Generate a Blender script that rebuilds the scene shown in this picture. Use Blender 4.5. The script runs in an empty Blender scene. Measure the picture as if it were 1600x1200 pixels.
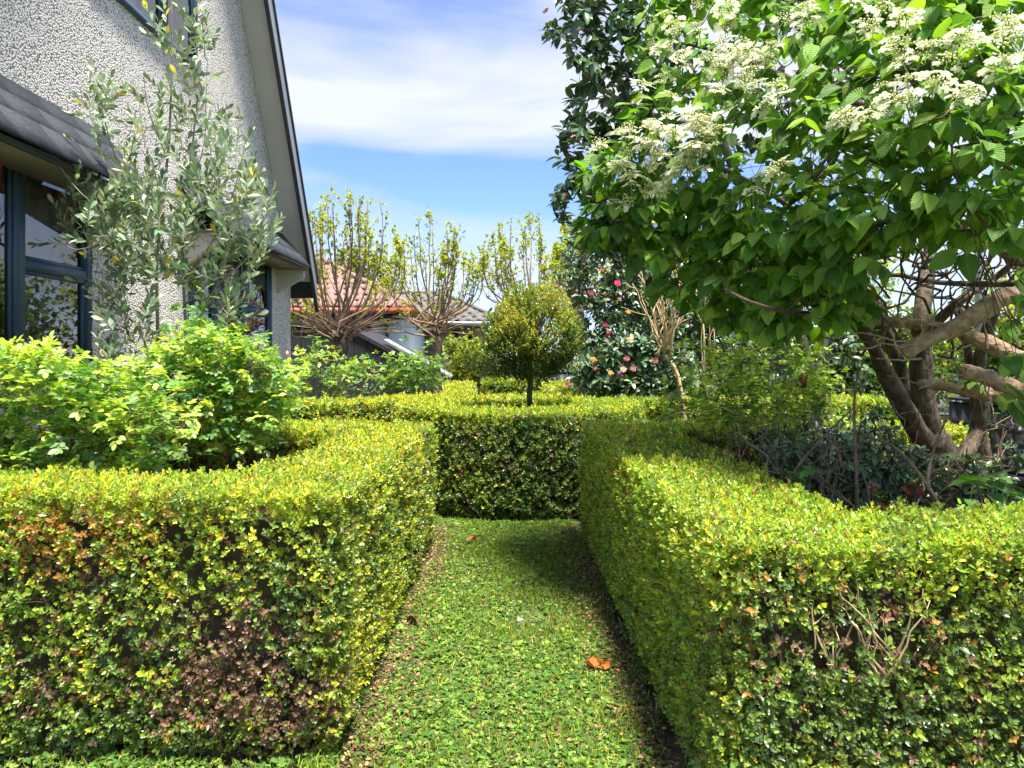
import bpy, math, random
import numpy as np
from mathutils import Matrix, Vector

# ------------------------------------------------------------------ camera, sky, sun, exposure
S = bpy.context.scene
COL = S.collection
F = 1066.7; CX, CY, H = 790.0, 560.0, 1.4          # focal length in px, horizon point, eye height

cam = bpy.data.cameras.new("camera")
cam.sensor_width = 36.0; cam.lens = 24.0
cam.shift_x = (800 - CX) / 1600.0
cam.shift_y = -(600 - CY) / 1600.0
cam.clip_start = 0.05; cam.clip_end = 2000
cam_ob = bpy.data.objects.new("camera", cam)
cam_ob.location = (0, 0, H); cam_ob.rotation_euler = (math.radians(90), 0, 0)
COL.objects.link(cam_ob); S.camera = cam_ob

SUN_EL, SUN_AZ = 73.0, 150.0                        # azimuth from +Y (view direction), negative = left
w = bpy.data.worlds.new("World"); S.world = w; w.use_nodes = True
nt = w.node_tree; nt.nodes.clear()
def N(t, **k):
    n = nt.nodes.new(t)
    for a, b in k.items(): setattr(n, a, b)
    return n
L = nt.links.new
out = N('ShaderNodeOutputWorld'); bg = N('ShaderNodeBackground'); bg.inputs[1].default_value = 0.1
sky = N('ShaderNodeTexSky', sky_type='NISHITA', sun_disc=False, sun_elevation=math.radians(SUN_EL),
        sun_rotation=math.radians(SUN_AZ), air_density=1.0, dust_density=0.1, ozone_density=2.0)
tc = N('ShaderNodeTexCoord')
mp = N('ShaderNodeMapping'); mp.inputs['Scale'].default_value = (1.0, 0.6, 5.5)
mp.inputs['Location'].default_value = (3.7, 0.0, -0.8)
no = N('ShaderNodeTexNoise'); no.inputs['Scale'].default_value = 1.15; no.inputs['Detail'].default_value = 7
no.inputs['Roughness'].default_value = 0.48; no.inputs['Distortion'].default_value = 0.35
rp = N('ShaderNodeValToRGB'); rp.color_ramp.elements[0].position = 0.42; rp.color_ramp.elements[1].position = 0.60
mx = N('ShaderNodeMix', data_type='RGBA'); mx.inputs[7].default_value = (2.7, 2.85, 3.15, 1)
L(tc.outputs['Generated'], mp.inputs[0]); L(mp.outputs[0], no.inputs['Vector']); L(no.outputs[0], rp.inputs[0])
L(rp.outputs[0], mx.inputs[0]); tn = N('ShaderNodeMix', data_type='RGBA', blend_type='MULTIPLY'); tn.inputs[0].default_value = 1; tn.inputs[7].default_value = (.54, .6, .8, 1)   # clear blue air
L(sky.outputs[0], tn.inputs[6]); L(tn.outputs[2], mx.inputs[6]); L(mx.outputs[2], bg.inputs[0]); L(bg.outputs[0], out.inputs[0])

sl = bpy.data.lights.new("sun", 'SUN'); sl.energy = 4.0; sl.angle = math.radians(11.0); sl.color = (1.0, 0.95, 0.86)
so = bpy.data.objects.new("sun", sl); COL.objects.link(so)
_e, _a = math.radians(SUN_EL), math.radians(SUN_AZ)
sv = Vector((math.sin(_a) * math.cos(_e), math.cos(_a) * math.cos(_e), math.sin(_e)))
so.rotation_euler = sv.to_track_quat('Z', 'Y').to_euler(); so.location = (0, 0, 20)

S.view_settings.view_transform = 'Standard'; S.view_settings.look = 'None'
S.view_settings.exposure = 1.8; S.view_settings.gamma = 1.0; S.view_settings.use_curve_mapping = False
S.render.engine = 'CYCLES'
S.cycles.max_bounces = 8; S.cycles.transparent_max_bounces = 8; S.cycles.diffuse_bounces = 6
S.cycles.transmission_bounces = 6; S.cycles.use_denoising = True

# ------------------------------------------------------------------ helpers
def P(px, py, d):
    return np.array([(px - CX) / F * d, d, H - (py - CY) / F * d])
def PP(px, py, d):
    px, py, d = np.asarray(px, float), np.asarray(py, float), np.asarray(d, float)
    return np.stack([(px - CX) / F * d, d + 0 * px, H - (py - CY) / F * d], -1)
rng = np.random.default_rng(11)

def noise3(p, s=1.0, seed=0):
    """cheap smooth noise in about -1..1"""
    r = np.random.default_rng(seed + 100)
    v = 0
    for k in range(7):
        d = r.normal(size=3); f = s * (0.7 + 0.45 * k)
        v = v + np.sin(p @ d * f + r.uniform(0, 6.28)) / (1 + .25 * k)
    return v / 2.4
def unit(v): return v / np.maximum(np.linalg.norm(v, axis=-1, keepdims=True), 1e-9)

class Thing:
    def __init__(self, name, label, cat, loc=(0, 0, 0), group=None, kind=None):
        o = bpy.data.objects.new(name, None); COL.objects.link(o); o.location = loc
        o.empty_display_size = .2
        if label: o['label'] = label
        if cat: o['category'] = cat
        if group: o['group'] = group
        if kind: o['kind'] = kind
        self.o = o; self.loc = np.array(loc, float)
def mesh_np(name, V, Fc, mat, parent=None, col=None, uv=None, smooth=False, label=None, kind=None, cat=None, group=None, link=True):
    """V (n,3) world coords; Fc (m,k) array or list of faces; parent a Thing or object at identity rotation"""
    V = np.asarray(V, float)
    off = np.zeros(3); po = None
    if isinstance(parent, Thing): off = parent.loc; po = parent.o
    elif parent is not None:
        po = parent; q = parent; off = np.zeros(3)
        while q is not None: off = off + np.array(q.location); q = q.parent
    me = bpy.data.meshes.new(name)
    if isinstance(Fc, np.ndarray):
        n, k = Fc.shape
        me.vertices.add(len(V)); me.vertices.foreach_set('co', (V - off).astype(np.float32).ravel())
        me.loops.add(n * k); me.loops.foreach_set('vertex_index', Fc.astype(np.int32).ravel())
        me.polygons.add(n); me.polygons.foreach_set('loop_start', np.arange(0, n * k, k, dtype=np.int32))
        me.polygons.foreach_set('loop_total', np.full(n, k, np.int32))
        me.update(calc_edges=True)
    else:
        me.from_pydata([tuple(v) for v in (V - off)], [], Fc)
    if col is not None:
        a = me.attributes.new('Col', 'FLOAT_COLOR', 'POINT')
        c = np.ones((len(V), 4), np.float32); c[:, :3] = col; a.data.foreach_set('color', c.ravel())
    if uv is not None:
        a = me.attributes.new('leafuv', 'FLOAT2', 'POINT'); a.data.foreach_set('vector', np.asarray(uv, np.float32).ravel())
    if smooth: me.polygons.foreach_set('use_smooth', np.ones(len(me.polygons), bool))
    for m in (mat if isinstance(mat, (list, tuple)) else [mat]): me.materials.append(m)
    if not link: return me
    o = bpy.data.objects.new(name, me); COL.objects.link(o)
    if po is not None: o.parent = po
    if label: o['label'] = label
    if kind: o['kind'] = kind
    if cat: o['category'] = cat
    if group: o['group'] = group
    return o
def node_at(name, loc, parent):
    o = bpy.data.objects.new(name, None); COL.objects.link(o); o.parent = parent.o if isinstance(parent, Thing) else parent
    base = parent.loc if isinstance(parent, Thing) else np.array(parent.location)
    o.location = np.array(loc) - base; o.empty_display_size = .1
    return o

class Tubes:
    def __init__(s): s.V = []; s.Q = []; s.n = 0
    def add(s, pts, rad, k=5):
        pts = np.asarray(pts, float); m = len(pts)
        rad = np.broadcast_to(np.asarray(rad, float), (m,)) if np.ndim(rad) < 1 else np.asarray(rad, float)
        if len(rad) != m: rad = np.linspace(rad[0], rad[-1], m)
        t = unit(np.gradient(pts, axis=0))
        ref = np.array([0.31, 0.2, 0.93]) if abs(t[0, 2]) < .8 else np.array([.93, .3, .1])
        u = unit(np.cross(t, ref)); v = np.cross(t, u)
        a = np.arange(k) * 2 * math.pi / k
        ring = pts[:, None] + rad[:, None, None] * (u[:, None] * np.cos(a)[None, :, None] + v[:, None] * np.sin(a)[None, :, None])
        s.V.append(ring.reshape(-1, 3))
        i = np.arange(m - 1)[:, None] * k; j = np.arange(k)[None]; j2 = (j + 1) % k
        q = np.stack([i + j, i + j2, i + k + j2, i + k + j], -1).reshape(-1, 4) + s.n
        s.Q.append(q)
        e = np.array([[s.n + (m - 1) * k + x for x in ((0, 1, 2, 2) if k == 3 else (0, 1, 2, 3))]]) if k <= 4 else None
        if e is not None: s.Q.append(e)
        elif True:
            c = len(s.V[-1]); s.V.append(pts[-1:]); b = s.n + (m - 1) * k
            s.Q.append(np.array([[b + x, b + (x + 1) % k, s.n + c, s.n + c] for x in range(k)]))
            s.V.append(pts[:1]); s.Q.append(np.array([[s.n + (x + 1) % k, s.n + x, s.n + c + 1, s.n + c + 1] for x in range(k)]))
            s.n += 2
        s.n += m * k
    def build(s, name, mat, parent, **kw):
        Q = np.concatenate(s.Q); tri = Q[:, 2] == Q[:, 3]
        V = np.concatenate(s.V)
        # quads with a doubled corner become proper triangles: split everything to triangles
        A = Q[:, [0, 1, 2]]; B = Q[~tri][:, [0, 2, 3]]
        return mesh_np(name, V, np.concatenate([A, B]), mat, parent, smooth=True, **kw)
def wiggle(p0, p1, n=6, amp=.05, sag=0.0, r=None):
    r = r or rng
    p0, p1 = np.asarray(p0, float), np.asarray(p1, float)
    t = np.linspace(0, 1, n)[:, None]; Ln = np.linalg.norm(p1 - p0)
    off = np.cumsum(r.normal(size=(n, 3)), 0); off -= off[0] + (off[-1] - off[0]) * t
    q = p0 + (p1 - p0) * t + off * amp * Ln / max(1, n ** .5)
    q[:, 2] += sag * Ln * 4 * (t * (1 - t))[:, 0]
    return q
def spline(pts, n=14):
    pts = np.asarray(pts, float); m = len(pts)
    if m < 3: return np.linspace(pts[0], pts[-1], n)
    e = np.vstack([2 * pts[0] - pts[1], pts, 2 * pts[-1] - pts[-2]])
    o = []
    for t in np.linspace(0, m - 1, n):
        i = min(int(t), m - 2); f = t - i
        a, b, c, d = e[i], e[i + 1], e[i + 2], e[i + 3]
        o.append(.5 * ((2 * b) + (c - a) * f + (2 * a - 5 * b + 4 * c - d) * f * f + (3 * b - a - 3 * c + d) * f ** 3))
    return np.array(o)

# ------------------------------------------------------------------ leaves
def tmpl_small():
    V = np.array([[0, 0, 0], [.27, .3, .05], [.25, .68, .05], [0, 1, -.06], [-.25, .68, .05], [-.27, .3, .05]], float)
    return V, np.array([[0, 1, 2, 3], [0, 3, 4, 5]]), np.stack([V[:, 0] / .27, V[:, 1]], -1)
def tmpl_grid(rows, cols, wf, width, droop=.18, cup=.25, wave=0.0, seed=1):
    r = np.random.default_rng(seed); V = []; UV = []
    for i in range(rows + 1):
        t = i / rows; wd = wf(t) * width
        for j in range(cols + 1):
            u = -1 + 2 * j / cols
            V.append([u * wd, t, -droop * t * t + cup * wd * abs(u) ** 1.3 + wave * math.sin(9 * t + 2 * u) * abs(u)])
            UV.append([u, t])
    Fc = [[i * (cols + 1) + j, i * (cols + 1) + j + 1, (i + 1) * (cols + 1) + j + 1, (i + 1) * (cols + 1) + j] for i in range(rows) for j in range(cols)]
    return np.array(V), np.array(Fc), np.array(UV)
ovate = lambda t: max(.012, math.sin(math.pi * min(1, t ** .78)) ** .75 * (1 - .25 * t) * 1.08) if 0 < t < 1 else .012
ellip = lambda t: max(.02, math.sin(math.pi * t) ** .7) if 0 < t < 1 else .02
obov = lambda t: max(.03, math.sin(math.pi * t ** 1.5) ** .8) if 0 < t < 1 else .03
T_SMALL = tmpl_small()
T_VIB = tmpl_grid(6, 4, ovate, .34, .26, .28, .012)
T_CAM = tmpl_grid(4, 2, ellip, .24, .16, .35)
T_SILV = tmpl_grid(4, 2, obov, .19, .06, .25)
T_ROSE = tmpl_grid(4, 2, ellip, .33, .12, .22)
T_BLADE = (np.array([[-.045, 0, 0], [.045, 0, 0], [.03, .6, .05], [-.03, .6, .05], [0, 1, -.06]]), None, None)

def leaves(T, pos, dirs, nrm, size, col, wid=None):
    """expand a leaf template over N frames: returns V, F, C, UV"""
    TV, TF, TU = T
    y = unit(dirs); z = unit(nrm - (nrm * y).sum(-1, keepdims=True) * y); x = np.cross(y, z)
    wid = np.ones(len(pos)) if wid is None else wid
    s = size[:, None, None]
    V = pos[:, None] + s * (x[:, None] * TV[None, :, 0:1] * wid[:, None, None] + y[:, None] * TV[None, :, 1:2] + z[:, None] * TV[None, :, 2:3])
    k = len(TV)
    Fc = (TF[None] + (np.arange(len(pos)) * k)[:, None, None]).reshape(-1, TF.shape[1])
    return V.reshape(-1, 3), Fc, np.repeat(col, k, 0), np.tile(TU, (len(pos), 1))
def leaf_mesh(name, T, pos, dirs, nrm, size, col, mat, parent, wid=None, smooth=True, **kw):
    V, Fc, C, U = leaves(T, pos, dirs, nrm, size, col, wid)
    return mesh_np(name, V, Fc, mat, parent, col=C, uv=U, smooth=smooth, **kw)
def single_leaves(T, pos, dirs, nrm, size, col, mat, parent, name='leaf', nvar=10):
    """each leaf an object of its own sharing a few meshes"""
    metas = []
    idx = rng.integers(0, len(pos), nvar)
    for k in range(nvar):
        V = T[0].copy(); V[:, 2] *= rng.uniform(.5, 1.6); V[:, 0] *= rng.uniform(.88, 1.1)
        V[:, 0] += .06 * rng.normal() * V[:, 1] ** 2
        metas.append(mesh_np(name, V, T[1], mat, None, col=np.tile(col[idx[k]], (len(V), 1)), uv=T[2], smooth=True, link=False))
    cm = np.array([np.array(col[i]) for i in idx])
    y = unit(dirs); z = unit(nrm - (nrm * y).sum(-1, keepdims=True) * y); x = np.cross(y, z)
    base = parent.loc
    for i in range(len(pos)):
        k = int(np.argmin(np.abs(cm - col[i]).sum(1) + rng.uniform(0, .03, nvar)))
        o = bpy.data.objects.new(name, metas[k]); COL.objects.link(o); o.parent = parent.o
        m = Matrix(((x[i, 0], y[i, 0], z[i, 0], 0), (x[i, 1], y[i, 1], z[i, 1], 0), (x[i, 2], y[i, 2], z[i, 2], 0), (0, 0, 0, 1))) @ Matrix.Scale(float(size[i]), 4)
        m.translation = Vector(pos[i] - base); o.matrix_basis = m
def pick_front(pos, n=300, size=None):
    """indices of the n leaves that show largest inside the frame"""
    d = pos[:, 1]; px = CX + pos[:, 0] / d * F; py = CY - (pos[:, 2] - H) / d * F
    ok = (px > 10) & (px < 1590) & (py > 10) & (py < 1190)
    sc = np.where(ok, d + (0 if size is None else -4 * size), 99)
    order = np.argsort(sc); m = np.zeros(len(pos), bool); m[order[:n]] = True
    return m & ok
def jit_col(base, n, dv=.25, dh=.12, r=None):
    r = r or rng
    b = np.asarray(base, float)
    if b.ndim == 1: b = np.tile(b, (n, 1))
    c = b * np.exp(r.normal(0, dv, (n, 1))) * np.exp(r.normal(0, dh, (n, 3)))
    return np.clip(c, 0, .9)
def whorl(cl, axis, n, spread, size, droop=.0, stem=.35, up=1.0, r=None):
    """n leaves round each cluster point"""
    r = r or rng
    M = len(cl); axis = unit(axis)
    a = unit(np.cross(axis, r.normal(size=(M, 3)))); b = np.cross(axis, a)
    ps, ds, ns, idx = [], [], [], []
    ph0 = r.uniform(0, 6.28, M)
    for k in range(n):
        ph = ph0 + k * 2.4 + r.normal(0, .3, M); t = (k + .5) / n
        sp = spread * (1.15 - .5 * t) + r.normal(0, .15, M)
        rad = a * np.cos(ph)[:, None] + b * np.sin(ph)[:, None]
        d = axis * np.cos(sp)[:, None] + rad * np.sin(sp)[:, None]
        d[:, 2] -= droop
        nn = np.tile([0, 0, up], (M, 1)) + axis * .6 - rad * .25 + r.normal(0, .3, (M, 3))
        ps.append(cl - axis * (size * stem * (1 - t) * n * .35)); ds.append(d); ns.append(nn); idx.append(np.arange(M))
    return np.concatenate(ps), np.concatenate(ds), np.concatenate(ns), np.concatenate(idx)

# ------------------------------------------------------------------ materials
def mat_new(name):
    m = bpy.data.materials.new(name); m.use_nodes = True; t = m.node_tree; t.nodes.clear()
    o = t.nodes.new('ShaderNodeOutputMaterial'); return m, t, o
def leaf_mat(name, rough=.45, trans=.35, spec=.5, veins=0.0, tint=(1.25, 1.15, .5), coat=0.0):
    m, t, o = mat_new(name)
    at = t.nodes.new('ShaderNodeAttribute'); at.attribute_name = 'Col'
    b = t.nodes.new('ShaderNodeBsdfPrincipled'); b.inputs['Roughness'].default_value = rough
    b.inputs['Specular IOR Level'].default_value = spec; b.inputs['Coat Weight'].default_value = coat
    b.inputs['Coat Roughness'].default_value = .2
    tr = t.nodes.new('ShaderNodeBsdfTranslucent'); mx = t.nodes.new('ShaderNodeMixShader'); mx.inputs[0].default_value = trans
    mul = t.nodes.new('ShaderNodeMix'); mul.data_type = 'RGBA'; mul.blend_type = 'MULTIPLY'; mul.inputs[0].default_value = 1
    mul.inputs[7].default_value = (*tint, 1)
    col = at.outputs['Color']
    if veins > 0:
        uv = t.nodes.new('ShaderNodeAttribute'); uv.attribute_name = 'leafuv'
        sp = t.nodes.new('ShaderNodeSeparateXYZ'); t.links.new(uv.outputs['Vector'], sp.inputs[0])
        ab = t.nodes.new('ShaderNodeMath'); ab.operation = 'ABSOLUTE'; t.links.new(sp.outputs[0], ab.inputs[0])
        m1 = t.nodes.new('ShaderNodeMath'); m1.operation = 'MULTIPLY_ADD'; m1.inputs[1].default_value = -.28
        t.links.new(ab.outputs[0], m1.inputs[0]); t.links.new(sp.outputs[1], m1.inputs[2])
        m2 = t.nodes.new('ShaderNodeMath'); m2.operation = 'MULTIPLY'; m2.inputs[1].default_value = 62
        t.links.new(m1.outputs[0], m2.inputs[0])
        m3 = t.nodes.new('ShaderNodeMath'); m3.operation = 'SINE'; t.links.new(m2.outputs[0], m3.inputs[0])
        # midrib groove
        mr = t.nodes.new('ShaderNodeMapRange'); mr.inputs['From Max'].default_value = .09; mr.inputs['To Min'].default_value = -3; mr.inputs['To Max'].default_value = 0
        t.links.new(ab.outputs[0], mr.inputs['Value'])
        ad = t.nodes.new('ShaderNodeMath'); ad.operation = 'ADD'; t.links.new(m3.outputs[0], ad.inputs[0]); t.links.new(mr.outputs[0], ad.inputs[1])
        bp = t.nodes.new('ShaderNodeBump'); bp.inputs['Strength'].default_value = veins; bp.inputs['Distance'].default_value = .002
        t.links.new(ad.outputs[0], bp.inputs['Height']); t.links.new(bp.outputs[0], b.inputs['Normal'])
        lr = t.nodes.new('ShaderNodeMapRange'); lr.inputs['From Min'].default_value = .2; lr.inputs['From Max'].default_value = -3
        lr.inputs['To Min'].default_value = 0; lr.inputs['To Max'].default_value = .45
        t.links.new(ad.outputs[0], lr.inputs['Value'])
        mm = t.nodes.new('ShaderNodeMix'); mm.data_type = 'RGBA'; mm.inputs[7].default_value = (.28, .38, .1, 1)
        t.links.new(lr.outputs[0], mm.inputs[0]); t.links.new(col, mm.inputs[6]); col = mm.outputs[2]
    t.links.new(col, b.inputs['Base Color']); t.links.new(col, mul.inputs[6]); t.links.new(mul.outputs[2], tr.inputs[0])
    t.links.new(b.outputs[0], mx.inputs[1]); t.links.new(tr.outputs[0], mx.inputs[2]); t.links.new(mx.outputs[0], o.inputs[0])
    return m
def pmat(name, c1, c2=None, rough=.8, scale=8, bump=0.0, metal=0.0, spec=.4, stretch=(1, 1, 1), detail=4, dist=.01, coord='Object'):
    m, t, o = mat_new(name)
    b = t.nodes.new('ShaderNodeBsdfPrincipled'); b.inputs['Roughness'].default_value = rough
    b.inputs['Metallic'].default_value = metal; b.inputs['Specular IOR Level'].default_value = spec
    t.links.new(b.outputs[0], o.inputs[0]); b.inputs['Base Color'].default_value = (*c1, 1)
    if c2 is not None:
        tc = t.nodes.new('ShaderNodeTexCoord'); mp = t.nodes.new('ShaderNodeMapping'); mp.inputs['Scale'].default_value = stretch
        n = t.nodes.new('ShaderNodeTexNoise'); n.inputs['Scale'].default_value = scale; n.inputs['Detail'].default_value = detail
        r = t.nodes.new('ShaderNodeValToRGB'); r.color_ramp.elements[0].color = (*c1, 1); r.color_ramp.elements[1].color = (*c2, 1)
        r.color_ramp.elements[0].position = .35; r.color_ramp.elements[1].position = .65
        t.links.new(tc.outputs[coord], mp.inputs[0]); t.links.new(mp.outputs[0], n.inputs['Vector']); t.links.new(n.outputs[0], r.inputs[0])
        t.links.new(r.outputs[0], b.inputs['Base Color'])
        if bump:
            bp = t.nodes.new('ShaderNodeBump'); bp.inputs['Strength'].default_value = bump; bp.inputs['Distance'].default_value = dist
            t.links.new(n.outputs[0], bp.inputs['Height']); t.links.new(bp.outputs[0], b.inputs['Normal'])
    return m
M_BOX = leaf_mat('box_leaf', .32, .38, .6, tint=(1.3, 1.25, .45))
M_VIB = leaf_mat('viburnum_leaf', .5, .42, .4, veins=.55, tint=(1.2, 1.35, .35))
M_CAM = leaf_mat('camellia_leaf', .27, .12, .6, tint=(1.2, 1.2, .4))
M_SILV = leaf_mat('silver_leaf', .5, .25, .45, tint=(1.1, 1.1, .6))
M_ROSE = leaf_mat('rose_leaf', .36, .42, .5, tint=(1.25, 1.25, .4))
M_GRASS = leaf_mat('grass_blade', .6, .4, .25, tint=(1.2, 1.2, .4))
M_PETAL = leaf_mat('petal', .6, .3, .3, tint=(1, 1, .95))
M_DRY = leaf_mat('dry_leaf', .8, .15, .2, tint=(1.1, .9, .6))
M_CORE = pmat('hedge_heartwood', (.05, .038, .025), (.1, .075, .05), 1, 30)
M_TWIG = pmat('twig_bark', (.1, .07, .045), (.19, .14, .095), .85, 40)
M_TWIGD = pmat('dark_twig_bark', (.07, .05, .04), (.13, .09, .06), .85, 40)
M_TWIGT = pmat('tan_cane', (.42, .3, .15), (.58, .44, .24), .8, 30)
M_BARKV = pmat('viburnum_bark', (.045, .033, .02), (.13, .1, .062), .9, 26, .9, stretch=(1, 1, .35), detail=10, dist=.045)
M_BARKC = pmat('cut_limb_bark', (.22, .13, .08), (.4, .28, .19), .85, 34, .9, detail=8, dist=.02)
M_BARKG = pmat('grey_bark', (.17, .15, .12), (.3, .27, .22), .9, 30, .5, stretch=(1, 1, .3))
M_SOIL = pmat('soil', (.05, .036, .024), (.12, .09, .06), 1, 14, 1, detail=10, dist=.03)
M_TURF = pmat('turf_soil', (.05, .06, .022), (.09, .12, .03), 1, 9, 1, detail=10, dist=.02)

# ------------------------------------------------------------------ ground
def sheet(name, x0, x1, y0, y1, z, mat, kind='structure', n=1):
    V = np.array([[x0, y0, z], [x1, y0, z], [x1, y1, z], [x0, y1, z]])
    return mesh_np(name, V, np.array([[0, 1, 2, 3]]), mat, kind=kind)
M_FIELD = pmat('far_grass', (.06, .09, .03), (.1, .13, .04), 1, .3)
gx = np.arange(-14, 14.01, .35); gy = np.arange(-4, 26.01, .35)
big = mesh_np('ground', [[-600, -300, -.03], [600, -300, -.03], [600, 900, -.03], [-600, 900, -.03]], np.array([[0, 1, 2, 3]]), M_FIELD, kind='structure')
def bumpy(name, x0, x1, y0, y1, step, z, amp, mat, seed):
    xs = np.arange(x0, x1 + 1e-6, step); ys = np.arange(y0, y1 + 1e-6, step); X, Y = np.meshgrid(xs, ys)
    V = np.stack([X.ravel(), Y.ravel(), 0 * X.ravel()], -1); V[:, 2] = z + amp * noise3(V, 6, seed) + amp * .5 * noise3(V, 17, seed + 1)
    nx = len(xs); i = np.arange(len(ys) - 1)[:, None] * nx + np.arange(nx - 1)[None]; i = i.ravel()
    return mesh_np(name, V, np.stack([i, i + 1, i + nx + 1, i + nx], -1), mat, kind='structure', smooth=True)
bumpy('garden_soil', -3.4, 5.6, 0, 18, .12, -.012, .01, M_SOIL, 3)
bumpy('lawn_path', -.56, .6, .3, 14.4, .08, .02, .008, M_TURF, 4)
bumpy('front_lawn', -3.4, -.57, .3, 2.33, .08, .015, .008, M_TURF, 4)

# ------------------------------------------------------------------ house on the left
def roughcast():
    m, t, o = mat_new('roughcast'); b = t.nodes.new('ShaderNodeBsdfPrincipled'); b.inputs['Roughness'].default_value = .95
    tc = t.nodes.new('ShaderNodeTexCoord')
    v = t.nodes.new('ShaderNodeTexVoronoi'); v.inputs['Scale'].default_value = 62; v.feature = 'F1'
    n = t.nodes.new('ShaderNodeTexNoise'); n.inputs['Scale'].default_value = 30; n.inputs['Detail'].default_value = 3
    n2 = t.nodes.new('ShaderNodeTexNoise'); n2.inputs['Scale'].default_value = .9
    dm = t.nodes.new('ShaderNodeVectorMath'); dm.operation = 'MULTIPLY_ADD'; dm.inputs[1].default_value = (.008, .008, .008)
    t.links.new(n.outputs['Color'], dm.inputs[0]); t.links.new(tc.outputs['Object'], dm.inputs[2])
    t.links.new(dm.outputs[0], v.inputs['Vector']); t.links.new(tc.outputs['Object'], n.inputs['Vector']); sm = t.nodes.new('ShaderNodeMapping'); sm.inputs['Scale'].default_value = (1, 2.2, .55); n2.inputs['Detail'].default_value = 6; t.links.new(tc.outputs['Object'], sm.inputs[0]); t.links.new(sm.outputs[0], n2.inputs['Vector'])
    # pebble colour: cream paint, with shade painted dark into the pits between pebbles
    r = t.nodes.new('ShaderNodeValToRGB'); e = r.color_ramp.elements
    e[0].position = .46; e[0].color = (.93, .86, .79, 1); e[1].position = .78; e[1].color = (.26, .22, .18, 1)
    t.links.new(v.outputs['Distance'], r.inputs[0])
    mx = t.nodes.new('ShaderNodeMix'); mx.data_type = 'RGBA'; mx.blend_type = 'MULTIPLY'; mx.inputs[0].default_value = .35
    t.links.new(r.outputs[0], mx.inputs[6]); t.links.new(n2.outputs['Color'], mx.inputs[7])
    n2r = t.nodes.new('ShaderNodeMapRange'); n2r.inputs['To Min'].default_value = .74; n2r.inputs['To Max'].default_value = 1.2
    t.links.new(n2.outputs[0], n2r.inputs[0]); t.links.new(n2r.outputs[0], mx.inputs[7])
    inv = t.nodes.new('ShaderNodeMath'); inv.operation = 'MULTIPLY'; inv.inputs[1].default_value = -1; t.links.new(v.outputs['Distance'], inv.inputs[0])
    ad = t.nodes.new('ShaderNodeMath'); ad.operation = 'MULTIPLY_ADD'; ad.inputs[1].default_value = .3; t.links.new(n.outputs[0], ad.inputs[0]); t.links.new(inv.outputs[0], ad.inputs[2])
    bp = t.nodes.new('ShaderNodeBump'); bp.inputs['Strength'].default_value = 1; bp.inputs['Distance'].default_value = .018
    t.links.new(ad.outputs[0], bp.inputs['Height']); t.links.new(bp.outputs[0], b.inputs['Normal'])
    t.links.new(mx.outputs[2], b.inputs['Base Color']); t.links.new(b.outputs[0], o.inputs[0]); return m
M_ROUGH = roughcast()
M_NAVY = pmat('navy_joinery', (.06, .1, .16), None, .45, 2)
M_SHING = pmat('slate_shingle', (.014, .018, .026), (.035, .042, .056), .8, 40, .5, stretch=(1, 1, 1), dist=.004)
M_SOFF = pmat('soffit_paint', (.56, .51, .46), (.6, .55, .5), .6, 2)
M_BARGE = pmat('grey_barge', (.3, .31, .33), (.36, .37, .39), .4, 3, metal=.3)
M_BLACK = pmat('dark_flashing', (.03, .032, .036), (.04, .042, .047), .5, 5)
M_CREAM = pmat('cream_bracket', (.5, .46, .38), (.56, .52, .44), .6, 4)
M_ROOM = pmat('room_wall', (.3, .17, .1), (.36, .21, .13), .9, 3)
M_CURT = pmat('curtain', (.3, .29, .27), (.42, .41, .38), .9, 5)
def glass_mat():
    m, t, o = mat_new('window_glass')
    tr = t.nodes.new('ShaderNodeBsdfTransparent'); tr.inputs[0].default_value = (.72, .76, .76, 1)
    g = t.nodes.new('ShaderNodeBsdfGlossy'); g.inputs['Roughness'].default_value = .01; g.inputs[0].default_value = (.95, .97, 1, 1)
    f = t.nodes.new('ShaderNodeFresnel'); f.inputs[0].default_value = 1.9
    mp = t.nodes.new('ShaderNodeMath'); mp.operation = 'MULTIPLY_ADD'; mp.inputs[1].default_value = 1.0; mp.inputs[2].default_value = .04; mp.use_clamp = True
    mx = t.nodes.new('ShaderNodeMixShader'); t.links.new(f.outputs[0], mp.inputs[0]); t.links.new(mp.outputs[0], mx.inputs[0])
    t.links.new(tr.outputs[0], mx.inputs[1]); t.links.new(g.outputs[0], mx.inputs[2]); t.links.new(mx.outputs[0], o.inputs[0]); return m
M_GLASS = glass_mat()
WX = -3.4
house = Thing('house', 'pale roughcast house with steep gable and slate window hoods', 'house', (WX, 6.5, 0))
RK = 1.606
def rake(y): return min(9.6 - RK * abs(y - 6.5), 9.6)
openings = [(3.2, 5.62, 1.3, 2.95), (7.3, 9.95, 1.3, 2.95), (5.55, 7.56, 4.58, 6.3)]
def boxes(lst):
    V = []; Fq = []
    for (x0, x1, y0, y1, z0, z1) in lst:
        b = len(V)
        V += [[x0, y0, z0], [x1, y0, z0], [x1, y1, z0], [x0, y1, z0], [x0, y0, z1], [x1, y0, z1], [x1, y1, z1], [x0, y1, z1]]
        Fq += [[b + i for i in q] for q in ((3, 2, 1, 0), (4, 5, 6, 7), (0, 1, 5, 4), (1, 2, 6, 5), (2, 3, 7, 6), (3, 0, 4, 7))]
    return np.array(V, float), np.array(Fq)
def box(name, x0, x1, y0, y1, z0, z1, mat, parent=None, **k):
    V, Fq = boxes([(x0, x1, y0, y1, z0, z1)]); return mesh_np(name, V, Fq, mat, parent, **k)
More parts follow.
